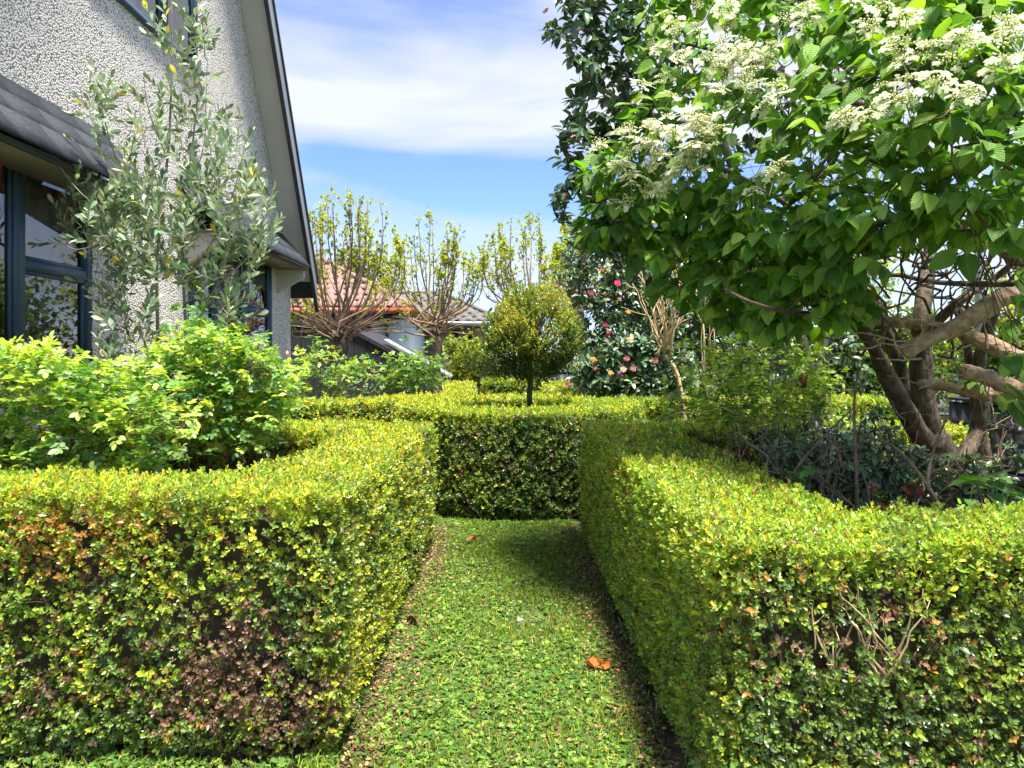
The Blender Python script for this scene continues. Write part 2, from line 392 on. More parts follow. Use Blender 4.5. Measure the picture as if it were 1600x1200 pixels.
# gable wall in columns round the openings
yb = sorted({2.25, 6.5, 10.8, *[o[0] for o in openings], *[o[1] for o in openings]})
V = []; Fq = []
def quad(*p):
    b = len(V); V.extend(p); Fq.append([b, b + 1, b + 2, b + 3])
for a, b_ in zip(yb[:-1], yb[1:]):
    mid = (a + b_) / 2; z = -.03
    for op in sorted([o for o in openings if o[0] <= mid <= o[1]], key=lambda o: o[2]):
        quad([WX, a, z], [WX, b_, z], [WX, b_, op[2]], [WX, a, op[2]]); z = op[3]
    quad([WX, a, z], [WX, b_, z], [WX, b_, rake(b_)], [WX, a, rake(a)])
RV = .1
for (a, b_, z0, z1) in openings:
    quad([WX, a, z0], [WX, b_, z0], [WX - RV, b_, z0], [WX - RV, a, z0]); quad([WX - RV, a, z1], [WX - RV, b_, z1], [WX, b_, z1], [WX, a, z1])
    quad([WX, a, z0], [WX - RV, a, z0], [WX - RV, a, z1], [WX, a, z1]); quad([WX, b_, z0], [WX, b_, z1], [WX - RV, b_, z1], [WX - RV, b_, z0])
quad([WX, 10.8, -.03], [WX - 6, 10.8, -.03], [WX - 6, 10.8, rake(10.8)], [WX, 10.8, rake(10.8)])
quad([WX, 2.25, -.03], [WX - 6, 2.25, -.03], [WX - 6, 2.25, rake(2.25)], [WX, 2.25, rake(2.25)])
mesh_np('wall', V, np.array(Fq), M_ROUGH, house)
# roof slabs + soffit + barge
ye = 11.02
for sgn, nm in ((1, 'roof'), (-1, 'roof')):
    yy = 6.5 + sgn * (ye - 6.5); zz = 9.6 - RK * (ye - 6.5)
    V = [[x, y, z + dz] for x in (WX + .36, WX - 6.2) for (y, z) in ((6.5, 9.6), (yy, zz)) for dz in (.03, .17)]
    mesh_np(nm, V, [[0, 2, 3, 1], [4, 5, 7, 6], [1, 3, 7, 5], [0, 4, 6, 2], [2, 6, 7, 3]], M_SHING, house)
def rake_plank(name, x0, x1, off0, off1, mat, y_end, y_start=6.5, sgn=1):
    V = []
    for x in (x0, x1):
        for (y) in (y_start, y_end):
            z = 9.6 - RK * (y - 6.5); yy = 6.5 + sgn * (y - 6.5)
            V += [[x, yy, z + off0], [x, yy, z + off1]]
    return mesh_np(name, V, [[0, 2, 3, 1], [4, 5, 7, 6], [1, 3, 7, 5], [0, 4, 6, 2], [2, 6, 7, 3], [0, 1, 5, 4]], mat, house)
for sg in (1, -1):
    for (ya, yb2) in ((6.5, 10.05), (10.062, 10.79)):
        rake_plank('soffit_panel', WX + .003, WX + .33, -.02, .025, M_SOFF, yb2, ya, sg)
    rake_plank('barge_board', WX + .335, WX + .37, -.14, .24, M_BARGE, 10.96, 6.5, sg)
    rake_plank('barge_trim', WX + .33, WX + .382, -.2, -.143, M_BLACK, 11.02, 6.5, sg)
    rake_plank('roof_flashing', WX + .32, WX + .39, .243, .31, M_BLACK, 11.0, 6.5, sg)
box('soffit_end', WX - .2, WX + .333, 10.79, 10.93, 2.62, 2.69, M_SOFF, house)
def window(a, b_, z0, z1, mull, transoms, sill=True):
    w_ = node_at('window', (WX, (a + b_) / 2, z0), house)
    xs = (WX - .075, WX - .008); fw = .055
    L_ = [(*xs, a + .002, b_ - .002, z0 + .002, z0 + fw), (*xs, a + .002, b_ - .002, z1 - fw, z1 - .002),
          (*xs, a + .002, a + fw, z0 + fw, z1 - fw), (*xs, b_ - fw, b_ - .002, z0 + fw, z1 - fw)]
    for mY in mull: L_.append((*xs, mY - .045, mY + .045, z0 + fw + .001, z1 - fw - .001))
    Vq, Q = boxes(L_); mesh_np('frame', Vq, Q, M_NAVY, w_)
    tr = []
    for (ya, yb_, z) in transoms: tr.append((xs[0] + .004, xs[1] - .004, ya, yb_, z - .035, z + .035))
    if tr:
        for q in tr: box('transom', *q, M_NAVY, w_)
    eds = [a + fw] + [m for m in mull] + [b_ - fw]
    # opening sashes: thin inner frames
    for (p, q) in zip(eds[:-1], eds[1:]):
        zs = [z0 + fw]
        for (ya, yb_, z) in transoms:
            if ya < (p + q) / 2 < yb_: zs.append(z)
        zs.append(z1 - fw)
        for (u, v_) in zip(zs[:-1], zs[1:]):
            pp = p + (.045 if p in mull else 0); qq = q - (.045 if q in mull else 0)
            uu = u + (.035 if u != z0 + fw else 0); vv = v_ - (.035 if v_ != z1 - fw else 0)
            mesh_np('pane', [[WX - .05, pp, uu], [WX - .05, qq, uu], [WX - .05, qq, vv], [WX - .05, pp, vv]], np.array([[0, 1, 2, 3]]), M_GLASS, w_)
            s_ = .03; X = (WX - .06, WX - .03)
            Vq, Q = boxes([(*X, pp + .001, qq - .001, uu + .001, uu + s_), (*X, pp + .001, qq - .001, vv - s_, vv - .001), (*X, pp + .001, pp + s_, uu + s_, vv - s_), (*X, qq - s_, qq - .001, uu + s_, vv - s_)])
            mesh_np('sash', Vq, Q, M_NAVY, w_)
    if sill: box('sill', WX - .06, WX + .05, a - .04, b_ + .04, z0 - .05, z0 - .002, M_NAVY, w_)
    return w_
window(3.2, 5.62, 1.3, 2.95, [4.8], [(4.845, 5.565, 2.07)])
window(7.3, 9.95, 1.3, 2.95, [8.06, 8.96], [(7.355, 8.015, 2.05), (9.005, 9.895, 2.05)])
window(5.55, 7.56, 4.58, 6.3, [6.85], [])
# rooms behind the glass
def room(y0, y1, z0, z1, mat, depth=3.0):
    x0, x1 = WX - depth, WX - .12
    Vq = np.array([[x0, y0, z0], [x1, y0, z0], [x1, y1, z0], [x0, y1, z0], [x0, y0, z1], [x1, y0, z1], [x1, y1, z1], [x0, y1, z1]])
    mesh_np('room_interior', Vq, np.array([[0, 1, 2, 3], [4, 7, 6, 5], [0, 4, 5, 1], [2, 6, 7, 3], [0, 3, 7, 4]]), mat, house)
room(2.6, 6.4, .5, 3.1, M_ROOM); room(6.6, 10.6, .5, 3.1, M_ROOM, 2.5); room(4.8, 8.2, 3.9, 6.6, M_CREAM, 2.0)
def curtain(y0, y1, z0, z1, x, sheer):
    n = int((y1 - y0) / .012); ys = np.linspace(y0, y1, n)
    xx = x + .025 * np.sin((ys - y0) * 58) + .01 * np.sin((ys - y0) * 23)
    Vq = np.concatenate([np.stack([xx, ys, ys * 0 + z0], -1), np.stack([xx, ys, ys * 0 + z1], -1)])
    i = np.arange(n - 1); mesh_np('curtain', Vq, np.stack([i, i + 1, i + 1 + n, i + n], -1), sheer, house, smooth=True)
curtain(4.95, 5.55, .55, 3.0, WX - .25, M_CURT); curtain(9.3, 9.9, .55, 3.0, WX - .25, M_CURT)
curtain(5.6, 6.8, 4.0, 6.5, WX - .3, pmat('white_blind', (.7, .7, .72), (.78, .78, .8), .8, 3))
# picture frame and ceiling lamp in the first room
box('picture_frame', WX - 2.96, WX - 2.9, 4.9, 5.5, 1.5, 2.0, M_BLACK, house)
M_LAMP = bpy.data.materials.new('lamp_glow'); M_LAMP.use_nodes = True
_b = M_LAMP.node_tree.nodes['Principled BSDF']; _b.inputs['Emission Color'].default_value = (1, .55, .25, 1); _b.inputs['Emission Strength'].default_value = 6
box('ceiling_lamp', WX - .9, WX - .82, 5.95, 6.03, 3.06, 3.09, M_LAMP, house)

# slate hoods over the windows, every shingle its own piece
sh_mesh = {}
M_HSOF = pmat('hood_soffit_shade', (.2, .17, .14), (.26, .22, .18), .8, 5)  # soffit coloured dark brown to stand in for shadow under the hood
def hood(ya, yb_, zw, ze, proj, ncourse, wsh, seed):
    r = np.random.default_rng(seed)
    hd = node_at('window_hood', (WX, (ya + yb_) / 2, ze), house)
    org = np.array([WX, (ya + yb_) / 2, ze])
    # deck under the shingles (slightly hipped end: eave shorter than the top)
    top = np.array([WX + .004, 0, zw]); ev = np.array([WX + proj, 0, ze])
    dn = unit(ev - top); Ls = np.linalg.norm(ev - top); nr = np.array([-dn[2], 0, dn[0]]); nr = nr if nr[2] > 0 else -nr
    y1t, y1e = yb_ + .02, yb_ - .12
    Vd = [top + [0, ya, 0], top + [0, y1t, 0], ev + [0, y1e, 0], ev + [0, ya, 0]]
    Vd = [np.array(v) for v in Vd]; Vd += [v - nr * .03 for v in Vd]
    mesh_np('deck', Vd, [[0, 3, 2, 1], [4, 5, 6, 7], [0, 1, 5, 4], [1, 2, 6, 5], [2, 3, 7, 6], [3, 0, 4, 7]], M_SHING, hd)
    box('fascia', WX + proj - .05, WX + proj - .03, ya + .01, y1e - .03, ze - .075, ze - .035, M_BLACK, hd)
    box('hood_soffit', WX + .004, WX + proj - .053, ya + .01, y1e - .02, ze - .06, ze - .045, M_HSOF, hd)
    # gallows brackets
    for yk in (y1e - .1, ya + .1):
        Vb = np.array([[WX + .002, yk, ze - .062], [WX + proj - .06, yk, ze - .062], [WX + proj - .06, yk, ze - .18], [WX + .002, yk, ze - .42]])
        Vb = np.concatenate([Vb, Vb + [0, .07, 0]])
        mesh_np('bracket', Vb, [[0, 1, 2, 3], [7, 6, 5, 4], [0, 4, 5, 1], [1, 5, 6, 2], [2, 6, 7, 3], [3, 7, 4, 0]], M_CREAM, hd)
    cl = Ls / ncourse
    var = []
    for k in range(5):
        Vs, Q = boxes([(0, 1, 0, wsh * .985, 0, .016)])
        Vs[:, 0] *= cl * 1.18
        Vs[:, 2] += (r.uniform(-.001, .001, len(Vs)))
        Vs[[1, 2], 0] += r.uniform(-.008, .008, 2); Vs[[5, 6], 0] = Vs[[1, 2], 0]
        var.append(mesh_np('shingle', Vs, Q, M_SHING, None, link=False))
    for c in range(ncourse):
        s0 = c * cl
        y = ya - (wsh * .5 if c % 2 else 0)
        yend = y1t + (y1e - y1t) * (c + .5) / ncourse
        while y < yend - .02:
            o = bpy.data.objects.new('shingle', var[r.integers(5)]); COL.objects.link(o); o.parent = hd
            wv = min(1.0, (yend - y) / wsh)
            M3 = Matrix(((dn[0], 0, nr[0], 0), (0, wv, 0, 0), (dn[2], 0, nr[2], 0), (0, 0, 0, 1)))
            tilt = Matrix.Rotation(-math.radians(-2.4 + r.normal(0, .15)), 4, 'Y')
            m = M3 @ tilt; p = top + dn * s0 + np.array([0, y, 0]) + nr * (.004 + .002 * (c % 2)) - org
            m.translation = Vector(p); o.matrix_basis = m; y += wsh
hood(2.9, 5.75, 3.29, 2.76, .46, 3, .4, 5)
hood(7.05, 10.35, 3.27, 2.78, .46, 3, .4, 6)

# ------------------------------------------------------------------ box hedges
def round_poly(pts, rad=.12, k=5):
    pts = np.asarray(pts, float); o = []
    n = len(pts)
    for i in range(n):
        a, b, c = pts[i - 1], pts[i], pts[(i + 1) % n]
        ra = min(rad, np.linalg.norm(a - b) * .45); rc = min(rad, np.linalg.norm(c - b) * .45)
        p, q = b + unit(a - b) * ra, b + unit(c - b) * rc
        for t in np.linspace(0, 1, k): o.append((1 - t) ** 2 * p + 2 * t * (1 - t) * b + t * t * q)
    return np.array(o)
def in_poly(p, poly):
    x, y = p[:, 0], p[:, 1]; c = np.zeros(len(p), bool); n = len(poly)
    for i in range(n):
        x1, y1 = poly[i - 1]; x2, y2 = poly[i]
        if y1 == y2: continue
        m = ((y1 > y) != (y2 > y)) & (x < (x2 - x1) * (y - y1) / (y2 - y1) + x1); c ^= m
    return c
def inset(poly, d):
    a = np.roll(poly, 1, 0); b = np.roll(poly, -1, 0); t = unit(b - a)
    return poly - np.stack([t[:, 1], -t[:, 0]], -1) * d
def poly_area(p): x, y = p[:, 0], p[:, 1]; return .5 * np.sum(x * np.roll(y, -1) - y * np.roll(x, -1))
YEL = np.array([.6, .6, .06]); LIME = np.array([.38, .52, .06]); MIDG = np.array([.17, .27, .055]); DKG = np.array([.07, .13, .042])
ORG = np.array([.42, .22, .05]); BRN = np.array([.26, .15, .1])
def hedge(label, outline, h, seed, yellow=.5, hole=None, thin=None, cover=1.0, group='clipped box hedges of the garden', dead=None, clear=None, loc=None, face_shade=0.0):
    """outline CCW; hole CW loop for a ring; dead: function(points)->0..1 share of dead leaves; clear: function->0..1 missing leaves"""
    r = np.random.default_rng(seed)
    c = np.mean(outline, 0) if loc is None else loc
    th = Thing('box_hedge', label, 'hedge', (c[0], c[1], 0), group)
    loops = [np.asarray(outline)] + ([np.asarray(hole)] if hole is not None else [])
    # heartwood core, closed and a little inside the leaves
    V = []; Fq = []
    for lp in loops:
        q = inset(lp, .15); n = len(q); b = len(V)
        # subdivide vertically to give it an uneven skin
        lv = np.linspace(.0, h - .1, 5)
        for z in lv: V += [[x, y, z * (1 + .05 * np.clip((3.6 - y) / 1.2, 0, 1) * (outline[:, 0].min() < -1))] for x, y in q]
        for k in range(4):
            for i in range(n):
                j = (i + 1) % n; Fq.append([b + k * n + i, b + k * n + j, b + (k + 1) * n + j, b + (k + 1) * n + i])
    if hole is None:
        # cap as strip grid via bmesh triangulation
        from mathutils.geometry import tessellate_polygon
        for tri in tessellate_polygon([[Vector((x, y, 0)) for x, y in q]]): Fq.append([b + 4 * n + i for i in tri])
    else:
        n0 = len(loops[0]); o1 = 4 * n0; o2 = 5 * n0 + 4 * n
        for i in range(n0):
            j = (i + 1) % n0; Fq.append([o1 + i, o1 + j, o2 + (n - j) % n, o2 + (n - i) % n])
    mesh_np('stems', V, Fq, M_CORE, th)
    # sample points
    pts = []; nrm = []; top = []
    def dens(d):   # sprigs per m2
        s = .0098 + .0024 * d
        return cover * 2.9 / (.34 * s * s) / 6
    for lp in loops:
        a, b2 = lp, np.roll(lp, -1, 0); L_ = np.linalg.norm(b2 - a, axis=1)
        for i in range(len(lp)):
            m = (a[i] + b2[i]) / 2; t = (b2[i] - a[i]) / max(L_[i], 1e-6); nn = np.array([t[1], -t[0]])
            dist = max(1.2, np.hypot(*m)); facing = float(np.dot(nn, -m / dist))
            k = 1.0 if facing > -.05 else .22
            if abs(m[0]) > .95 * m[1] + .5: k *= .3
            cnt = r.poisson(dens(dist) * k * L_[i] * h)
            u = r.random(cnt)[:, None]; p = a[i] + (b2[i] - a[i]) * u
            z = r.random(cnt) * (h - .02) + .02
            pts.append(np.column_stack([p, z])); nrm.append(np.tile([nn[0], nn[1], 0], (cnt, 1))); top.append(np.zeros(cnt))
    lo, hi = outline.min(0), outline.max(0)
    # top, in strips by distance
    for y0 in np.arange(lo[1], hi[1], .4):
        y1 = min(y0 + .4, hi[1]); cnt = r.poisson(dens(max(1.2, (y0 + y1) / 2)) * (hi[0] - lo[0]) * (y1 - y0) * 1.1)
        p = np.column_stack([r.uniform(lo[0], hi[0], cnt), r.uniform(y0, y1, cnt)])
        m = in_poly(p, outline)
        if hole is not None: m &= ~in_poly(p, hole)
        m &= np.abs(p[:, 0]) < .95 * p[:, 1] + .8
        p = p[m]; pts.append(np.column_stack([p, np.full(len(p), h)])); nrm.append(np.tile([0, 0, 1.], (len(p), 1))); top.append(np.ones(len(p)))
    p = np.concatenate(pts); nn = np.concatenate(nrm); tp = np.concatenate(top)
    # soften the arris: points near the top of a face lean outward and up
    k = np.clip((p[:, 2] - (h - .09)) / .09, 0, 1) * (1 - tp); nn = unit(nn + np.outer(k * .9, [0, 0, 1]))
    p = p - np.column_stack([nn[:, 0] * k * .018, nn[:, 1] * k * .018, 0 * k])
    bump = noise3(p, 5, seed) * .013 + noise3(p, 19, seed + 1) * .009
    p[:, 2] *= 1 + .05 * np.clip((3.6 - p[:, 1]) / 1.2, 0, 1) * (outline[:, 0].min() < -1)
    low = np.clip(1 - p[:, 2] / .12, 0, 1) * (1 - tp)
    p = p + nn * (bump - low * .05)[:, None] - nn * (r.exponential(.026, len(p)).clip(0, .12) + .06 * (r.random(len(p)) < .15))[:, None]
    if clear is not None:
        keep = r.random(len(p)) > clear(p); p, nn, tp = p[keep], nn[keep], tp[keep]
    gap = noise3(p, 11, seed + 9); keep = (tp > .5) | (r.random(len(p)) > np.clip((gap - .62) * 2.5, 0, .8)); p, nn, tp = p[keep], nn[keep], tp[keep]
    M = len(p); dist = np.hypot(p[:, 0], p[:, 1])
    s = (.0098 + .0024 * dist) * np.exp(r.normal(0, .24, M).clip(-.5, .36))
    # clipped shoots: flush of new growth is thickest on the top and the upper faces
    f1 = noise3(p, 3.0, seed + 3); f2 = noise3(p, 13, seed + 4)
    new = np.clip(.36 - face_shade * (1 - tp) + .42 * tp + .38 * np.clip((p[:, 2] / h - .62) / .38, 0, 1) * (1 - tp) + .28 * f1 + .3 * f2, .05, .97)  # ring sides get darker leaf colour, standing in for shade
    if yellow < .6: new = np.clip(new + .42 * np.clip(-nn[:, 0] * 1.3, 0, 1) * np.clip(p[:, 2] / .3, .3, 1), 0, .97)  # left-facing sides take lighter leaf colour, in place of light on them
    isnew = r.random(M) < new
    yl = np.clip(yellow + .35 * noise3(p, 1.6, seed + 6), 0, 1)
    base = np.where((r.random(M) < yl)[:, None], YEL, LIME)
    old = np.where((r.random(M) < .45)[:, None], MIDG, DKG)
    tt = 1 / (1 + np.exp(-((new - .55) * 5.5 + r.normal(0, 1.5, M))))[:, None]; isnew = tt[:, 0] > .5
    col = base * tt + old * (1 - tt)
    og = np.clip(noise3(p, 4, seed + 7) - .35, 0, 1) * (.6 if yellow > .6 else .15) * (1 - tp) * np.clip((-.7 - p[:, 0]) * 2 if yellow > .6 else 1, 0, 1) + .012
    col = np.where((r.random(M) < og)[:, None], ORG, col)
    dd = np.zeros(M) if dead is None else dead(p)
    isd = r.random(M) < dd + .015; col = np.where(isd[:, None], BRN, col)
    out_ = r.random(M); ax = unit(nn * .8 + np.array([0, 0, .75]) * (1 - .5 * tp)[:, None] + r.normal(0, .38, (M, 3)))
    shoot = np.where(isnew, r.random(M) ** 3 * .022, 0); p = p + ax * shoot[:, None] * (s / .02)[:, None]
    ps, ds, ns, cs, ss = [], [], [], [], []
    a = unit(np.cross(ax, r.normal(size=(M, 3)))); b = np.cross(ax, a)
    for j in range(6):
        ph = (j % 2) * math.pi + (j // 2) * 1.57 + r.normal(0, .25, M); t = j // 2
        sp = np.where(isnew, (.95, .7, .35)[t], (1.25, 1.05, .7)[t]) + r.normal(0, .18, M)
        rad = a * np.cos(ph)[:, None] + b * np.sin(ph)[:, None]
        ps.append(p + ax * (s * (.55 * t))[:, None]); ds.append(ax * np.cos(sp)[:, None] + rad * np.sin(sp)[:, None])
        ns.append(ax - rad * .4 + r.normal(0, .15, (M, 3))); ss.append(s * (1.0, .95, .75)[t] * np.exp(r.normal(0, .12, M)))
        cc = col.copy()
        flip = r.random(M) < .1; cc[flip] = MIDG
        cs.append(jit_col(cc, M, .2, .1, r))
    leaf_mesh('hedge_leaves', T_SMALL, np.concatenate(ps), np.concatenate(ds), np.concatenate(ns), np.concatenate(ss), np.concatenate(cs), M_BOX, th, wid=np.full(6 * M, 1.05), smooth=False, kind='stuff')
    return th
def ushape(x_in, x_far, y0, y1, t_side, t_front, t_far, sgn):
    """hedge round three sides of a bed: x_in is the path side"""
    xi, xf = x_in, x_far; xb = xi + sgn * t_side
    pts = [(xf, y0), (xi, y0), (xi, y1), (xf, y1), (xf, y1 - t_far), (xb, y1 - t_far), (xb, y0 + t_front), (xf, y0 + t_front)]
    p = np.array(pts, float)
    if poly_area(p) < 0: p = p[::-1]
    return round_poly(p, .09)
RC = (.13, 7.0)
def arc(cx, cy, r, a0, a1, n): a = np.radians(np.linspace(a0, a1, n)); return [(cx + r * math.cos(t), cy + r * math.sin(t)) for t in a]
def blob(p, c, r): return np.exp(-((p - np.array(c)) ** 2 / np.array(r) ** 2).sum(1))
# near left
def deadL(p):
    n = noise3(p, 14, 77)
    return np.clip(.85 * blob(p, (-0.92, 2.33, .40), (.24, .3, .13)) * (1.2 + n) + .8 * blob(p, (-0.84, 2.33, .2), (.24, .3, .12)) * (1.1 + n) + .5 * blob(p, (-1.55, 2.33, .5), (.12, .3, .2)) * (1 + n) + .25 * blob(p, (-1.40, 2.33, .2), (.3, .3, .1)) * (1 + n), 0, .93)
def clearL(p):
    return np.clip(.3 * blob(p, (-0.87, 2.33, .36), (.22, .3, .14)) + .9 * blob(p, (-1.01, 2.33, .47), (.06, .3, .05)) + .6 * blob(p, (-1.57, 2.33, .58), (.07, .3, .13)) + .45 * blob(p, (-1.44, 2.33, .38), (.13, .3, .06)), 0, .92)
hedge('nearest box hedge left of the path, yellow green with brown dead patches', ushape(-.56, -3.0, 2.33, 5.3, .55, .52, .5, -1), .88, 21, .66, dead=deadL, clear=clearL, loc=(-.9, 3.5))
def deadR(p):
    n = noise3(p, 14, 78)
    return np.clip(.35 * blob(p, (.98, 1.9, .62), (.2, .25, .1)) * (1 + n) + .5 * blob(p, (1.35, 1.9, .3), (.1, .3, .07)) * (1 + n) + .3 * blob(p, (1.1, 1.9, .6), (.05, .3, .1)), 0, .9)
def clearR(p):
    return np.clip(.93 * blob(p, (1.05, 1.9, .61), (.085, .2, .07)) + .7 * blob(p, (.88, 1.9, .6), (.08, .2, .06)) + .5 * blob(p, (.76, 1.9, .62), (.03, .2, .06)), 0, .95)
hedge('nearest box hedge right of the path, a bare twiggy hole in its face', ushape(.60, 3.4, 1.88, 5.3, .55, .42, .5, 1), .88, 22, .3, dead=deadR, clear=clearR, loc=(.9, 3.0))
# the round one in the middle of the crossing
ring_o = np.array(arc(*RC, 1.25, 0, 354, 60)); ring_i = np.array(arc(*RC, .72, 0, -354, 60))
hedge('round ring of clipped box hedge at the end of the grass path', ring_o, .92, 23, .55, hole=ring_i, face_shade=.48, dead=lambda p: .08 * np.ones(len(p)) * (noise3(p, 5, 5) > .3), cover=1.15)
# far quadrants with a concave corner round the ring
def farq(sgn):
    c = RC; pts = [(-3.35 if sgn < 0 else 4.6, 7.9)]
    a0, a1 = (150, 112) if sgn < 0 else (32, 66)
    pts += arc(c[0], c[1], 1.95, a0, a1, 8)
    xi = -.62 if sgn < 0 else .75
    pts += [(xi, 13.4), (xi + sgn * .55, 13.4)]
    pts += arc(c[0], c[1], 2.5, a1, a0 + (0 if sgn < 0 else 3), 8)
    pts += [(-3.35 if sgn < 0 else 4.6, 8.45)]
    p = np.array(pts, float)
    if poly_area(p) < 0: p = p[::-1]
    return round_poly(p, .06, 3)
hedge('golden box hedge curving away behind the left side of the round hedge', farq(-1), .87, 24, .8)
hedge('lime box hedge curving away behind the right side of the round hedge', farq(1), .88, 25, .35)
hedge('short dark block of box hedge closing the far end of the path', round_poly([(-.45, 14.2), (.85, 14.2), (.85, 14.8), (-.45, 14.8)], .1), .9, 26, .3)

# bare twigs showing through the holes of the front hedges: parts of those hedges
hedges = [o for o in COL.objects if o.name.startswith('box_hedge')]
class Ref(Thing):
    def __init__(s, o): s.o = o; s.loc = np.array(o.location)
def bare(parent, c, n, L_, rx, rz, y, mat, seed):
    r = np.random.default_rng(seed); T = Tubes()
    for i in range(n):
        p = np.array([c[0] + r.normal(0, rx), y + .05 + r.uniform(0, .04), c[1] + r.normal(0, rz) - L_ * .4])
        d = np.array([r.normal(0, .45), r.uniform(-.3, .1), 1]); q = p + unit(d) * L_ * r.uniform(.6, 1.3)
        ln = wiggle(p, q, 6, .12, 0, r); T.add(ln, (r.uniform(.003, .0048), .0014), 4)
        for k in range(r.integers(1, 4)):
            b0 = ln[r.integers(1, 5)]; T.add(wiggle(b0, b0 + unit(d + r.normal(0, .6, 3)) * L_ * r.uniform(.2, .5), 4, .1, 0, r), (.0022, .0009), 3)
    T.build('bare_twigs', mat, parent, kind='stuff')
bare(Ref(hedges[1]), (1.05, .61), 11, .24, .05, .02, 1.84, M_TWIGT, 31)
bare(Ref(hedges[1]), (.88, .6), 8, .17, .05, .03, 1.84, M_TWIGT, 32)
bare(Ref(hedges[1]), (.76, .62), 6, .12, .03, .03, 1.88, M_TWIG, 36)
bare(Ref(hedges[0]), (-.9, .34), 30, .17, .16, .08, 2.33, M_TWIG, 33)
bare(Ref(hedges[0]), (-1.55, .5), 22, .22, .08, .12, 2.33, M_TWIG, 34)
bare(Ref(hedges[0]), (-.84, .18), 16, .12, .18, .06, 2.33, M_TWIG, 35)

# ------------------------------------------------------------------ grass on the path
def grass():
    r = np.random.default_rng(41)
    n1 = 70000; y = 1.9 + (r.random(n1) ** 1.25) * 4.6; x = r.uniform(-.68, .74, n1)
    n3 = 26000; x = np.concatenate([x, r.uniform(-2.5, -.6, n3)]); y = np.concatenate([y, r.uniform(1.75, 2.36, n3)])
    # ring walk round the hedge and beyond
    n2 = 16000; a = r.uniform(0, 6.28, n2); rr = r.uniform(1.28, 1.95, n2)
    x2 = RC[0] + rr * np.cos(a); y2 = RC[1] + rr * np.sin(a); k = (np.abs(x2 - .05) < .6) | (y2 > 5.7)
    x = np.concatenate([x, x2[k]]); y = np.concatenate([y, y2[k]])
    k = (x - RC[0]) ** 2 + (y - RC[1]) ** 2 > 1.28 ** 2; x, y = x[k], y[k]
    p = np.column_stack([x, y, np.full(len(x), .018)])
    edge = np.clip((.56 - np.minimum(x + .60, .64 - x) - .36) / .2 + .35 * noise3(np.column_stack([x, y, 0 * x]), 5, 57), 0, 1)  # thin and bare next to the hedges
    bare_ = np.clip(noise3(p, 5, 51) * .9 - .1, 0, .85) * .7 + edge * (.65 + .35 * noise3(p, 4, 52))
    k = r.random(len(p)) > bare_; p = p[k]; p[:, 2] += .008 * noise3(p, 6, 4)
    M = len(p); dist = p[:, 1]; clover = r.random(M) < np.clip(.5 + .3 * noise3(p, 4, 53) + .25 * noise3(p, 13, 55), .12, .88)
    # blades
    b = p[~clover]; m = len(b); d = unit(np.column_stack([r.normal(0, .55, (m, 2)), np.full(m, 1.0)]))
    BT = (np.array([[-.05, 0, 0], [.05, 0, 0], [.035, .6, .05], [-.035, .6, .05], [.0, 1, -.06], [0, 1, -.06]]), np.array([[0, 1, 2, 3], [3, 2, 4, 5]]), np.zeros((6, 2)))
    c = np.where((r.random(m) < .35)[:, None], np.array([.34, .42, .04]), np.array([.15, .25, .03]))
    c = np.where((r.random(m) < .08)[:, None], np.array([.4, .33, .14]), c)
    sz = r.uniform(.013, .042, m) * (1 + .07 * b[:, 1])
    leaf_mesh('grass', BT, b, d, r.normal(size=(m, 3)), sz, jit_col(c, m, .2, .1, r), M_GRASS, None, wid=np.full(m, 1.25), smooth=False, kind='stuff', label='short bright green grass blades on the path between the hedges', cat='grass')
    # clover and weeds: three leaflets low on the ground, tilted every way
    q = p[clover]; m = len(q); ps = []; ds = []; ns = []; ss = []; cs = []
    up = unit(np.column_stack([r.normal(0, .35, (m, 2)), np.ones(m)])); a0 = r.uniform(0, 6.28, m); q = q + up * r.uniform(.004, .022, m)[:, None]
    s = np.exp(r.normal(-4.72, .35, m)) * (1 + .09 * q[:, 1]); base = np.where((r.random(m) < .3)[:, None], np.array([.26, .38, .06]), np.array([.1, .2, .035]))
    for j in range(3):
        a = a0 + j * 2.09; d = np.column_stack([np.cos(a), np.sin(a), r.normal(0.1, .3, m)])
        ps.append(q); ds.append(d); ns.append(up + r.normal(0, .2, (m, 3))); ss.append(s); cs.append(jit_col(base, m, .2, .1, r))
    leaf_mesh('clover', T_SMALL, np.concatenate(ps), np.concatenate(ds), np.concatenate(ns), np.concatenate(ss), np.concatenate(cs), M_GRASS, None, wid=np.full(3 * m, 1.5), smooth=False, kind='stuff', label='small clover leaves mixed into the grass of the path', cat='clover')
grass()
# leaf litter in the bare strips beside the hedges
def litter():
    r = np.random.default_rng(43); n = 6500
    sd = r.random(n) < .5; y = r.uniform(2, 5.6, n); x = np.where(sd, -.56 + np.abs(r.normal(0, .09, n)), .57 - np.abs(r.normal(0, .09, n)))
    k = r.random(n) < .25; x[k] = r.uniform(-.55, .6, k.sum())
    p = np.column_stack([x, y, np.full(n, .03) + r.uniform(0, .018, n)]); d = r.normal(size=(n, 3)) * [1, 1, .25]
    c = np.where((r.random(n) < .35)[:, None], np.array([.35, .2, .1]), np.array([.13, .075, .045]))
    leaf_mesh('leaf_litter', T_SMALL, p, d, np.tile([0, 0, 1.], (n, 1)) + r.normal(0, .4, (n, 3)), r.uniform(.01, .022, n), jit_col(c, n, .3, .1, r), M_DRY, None, smooth=False, kind='stuff', label='dry brown clippings along the foot of the hedges', cat='leaf litter')
litter()
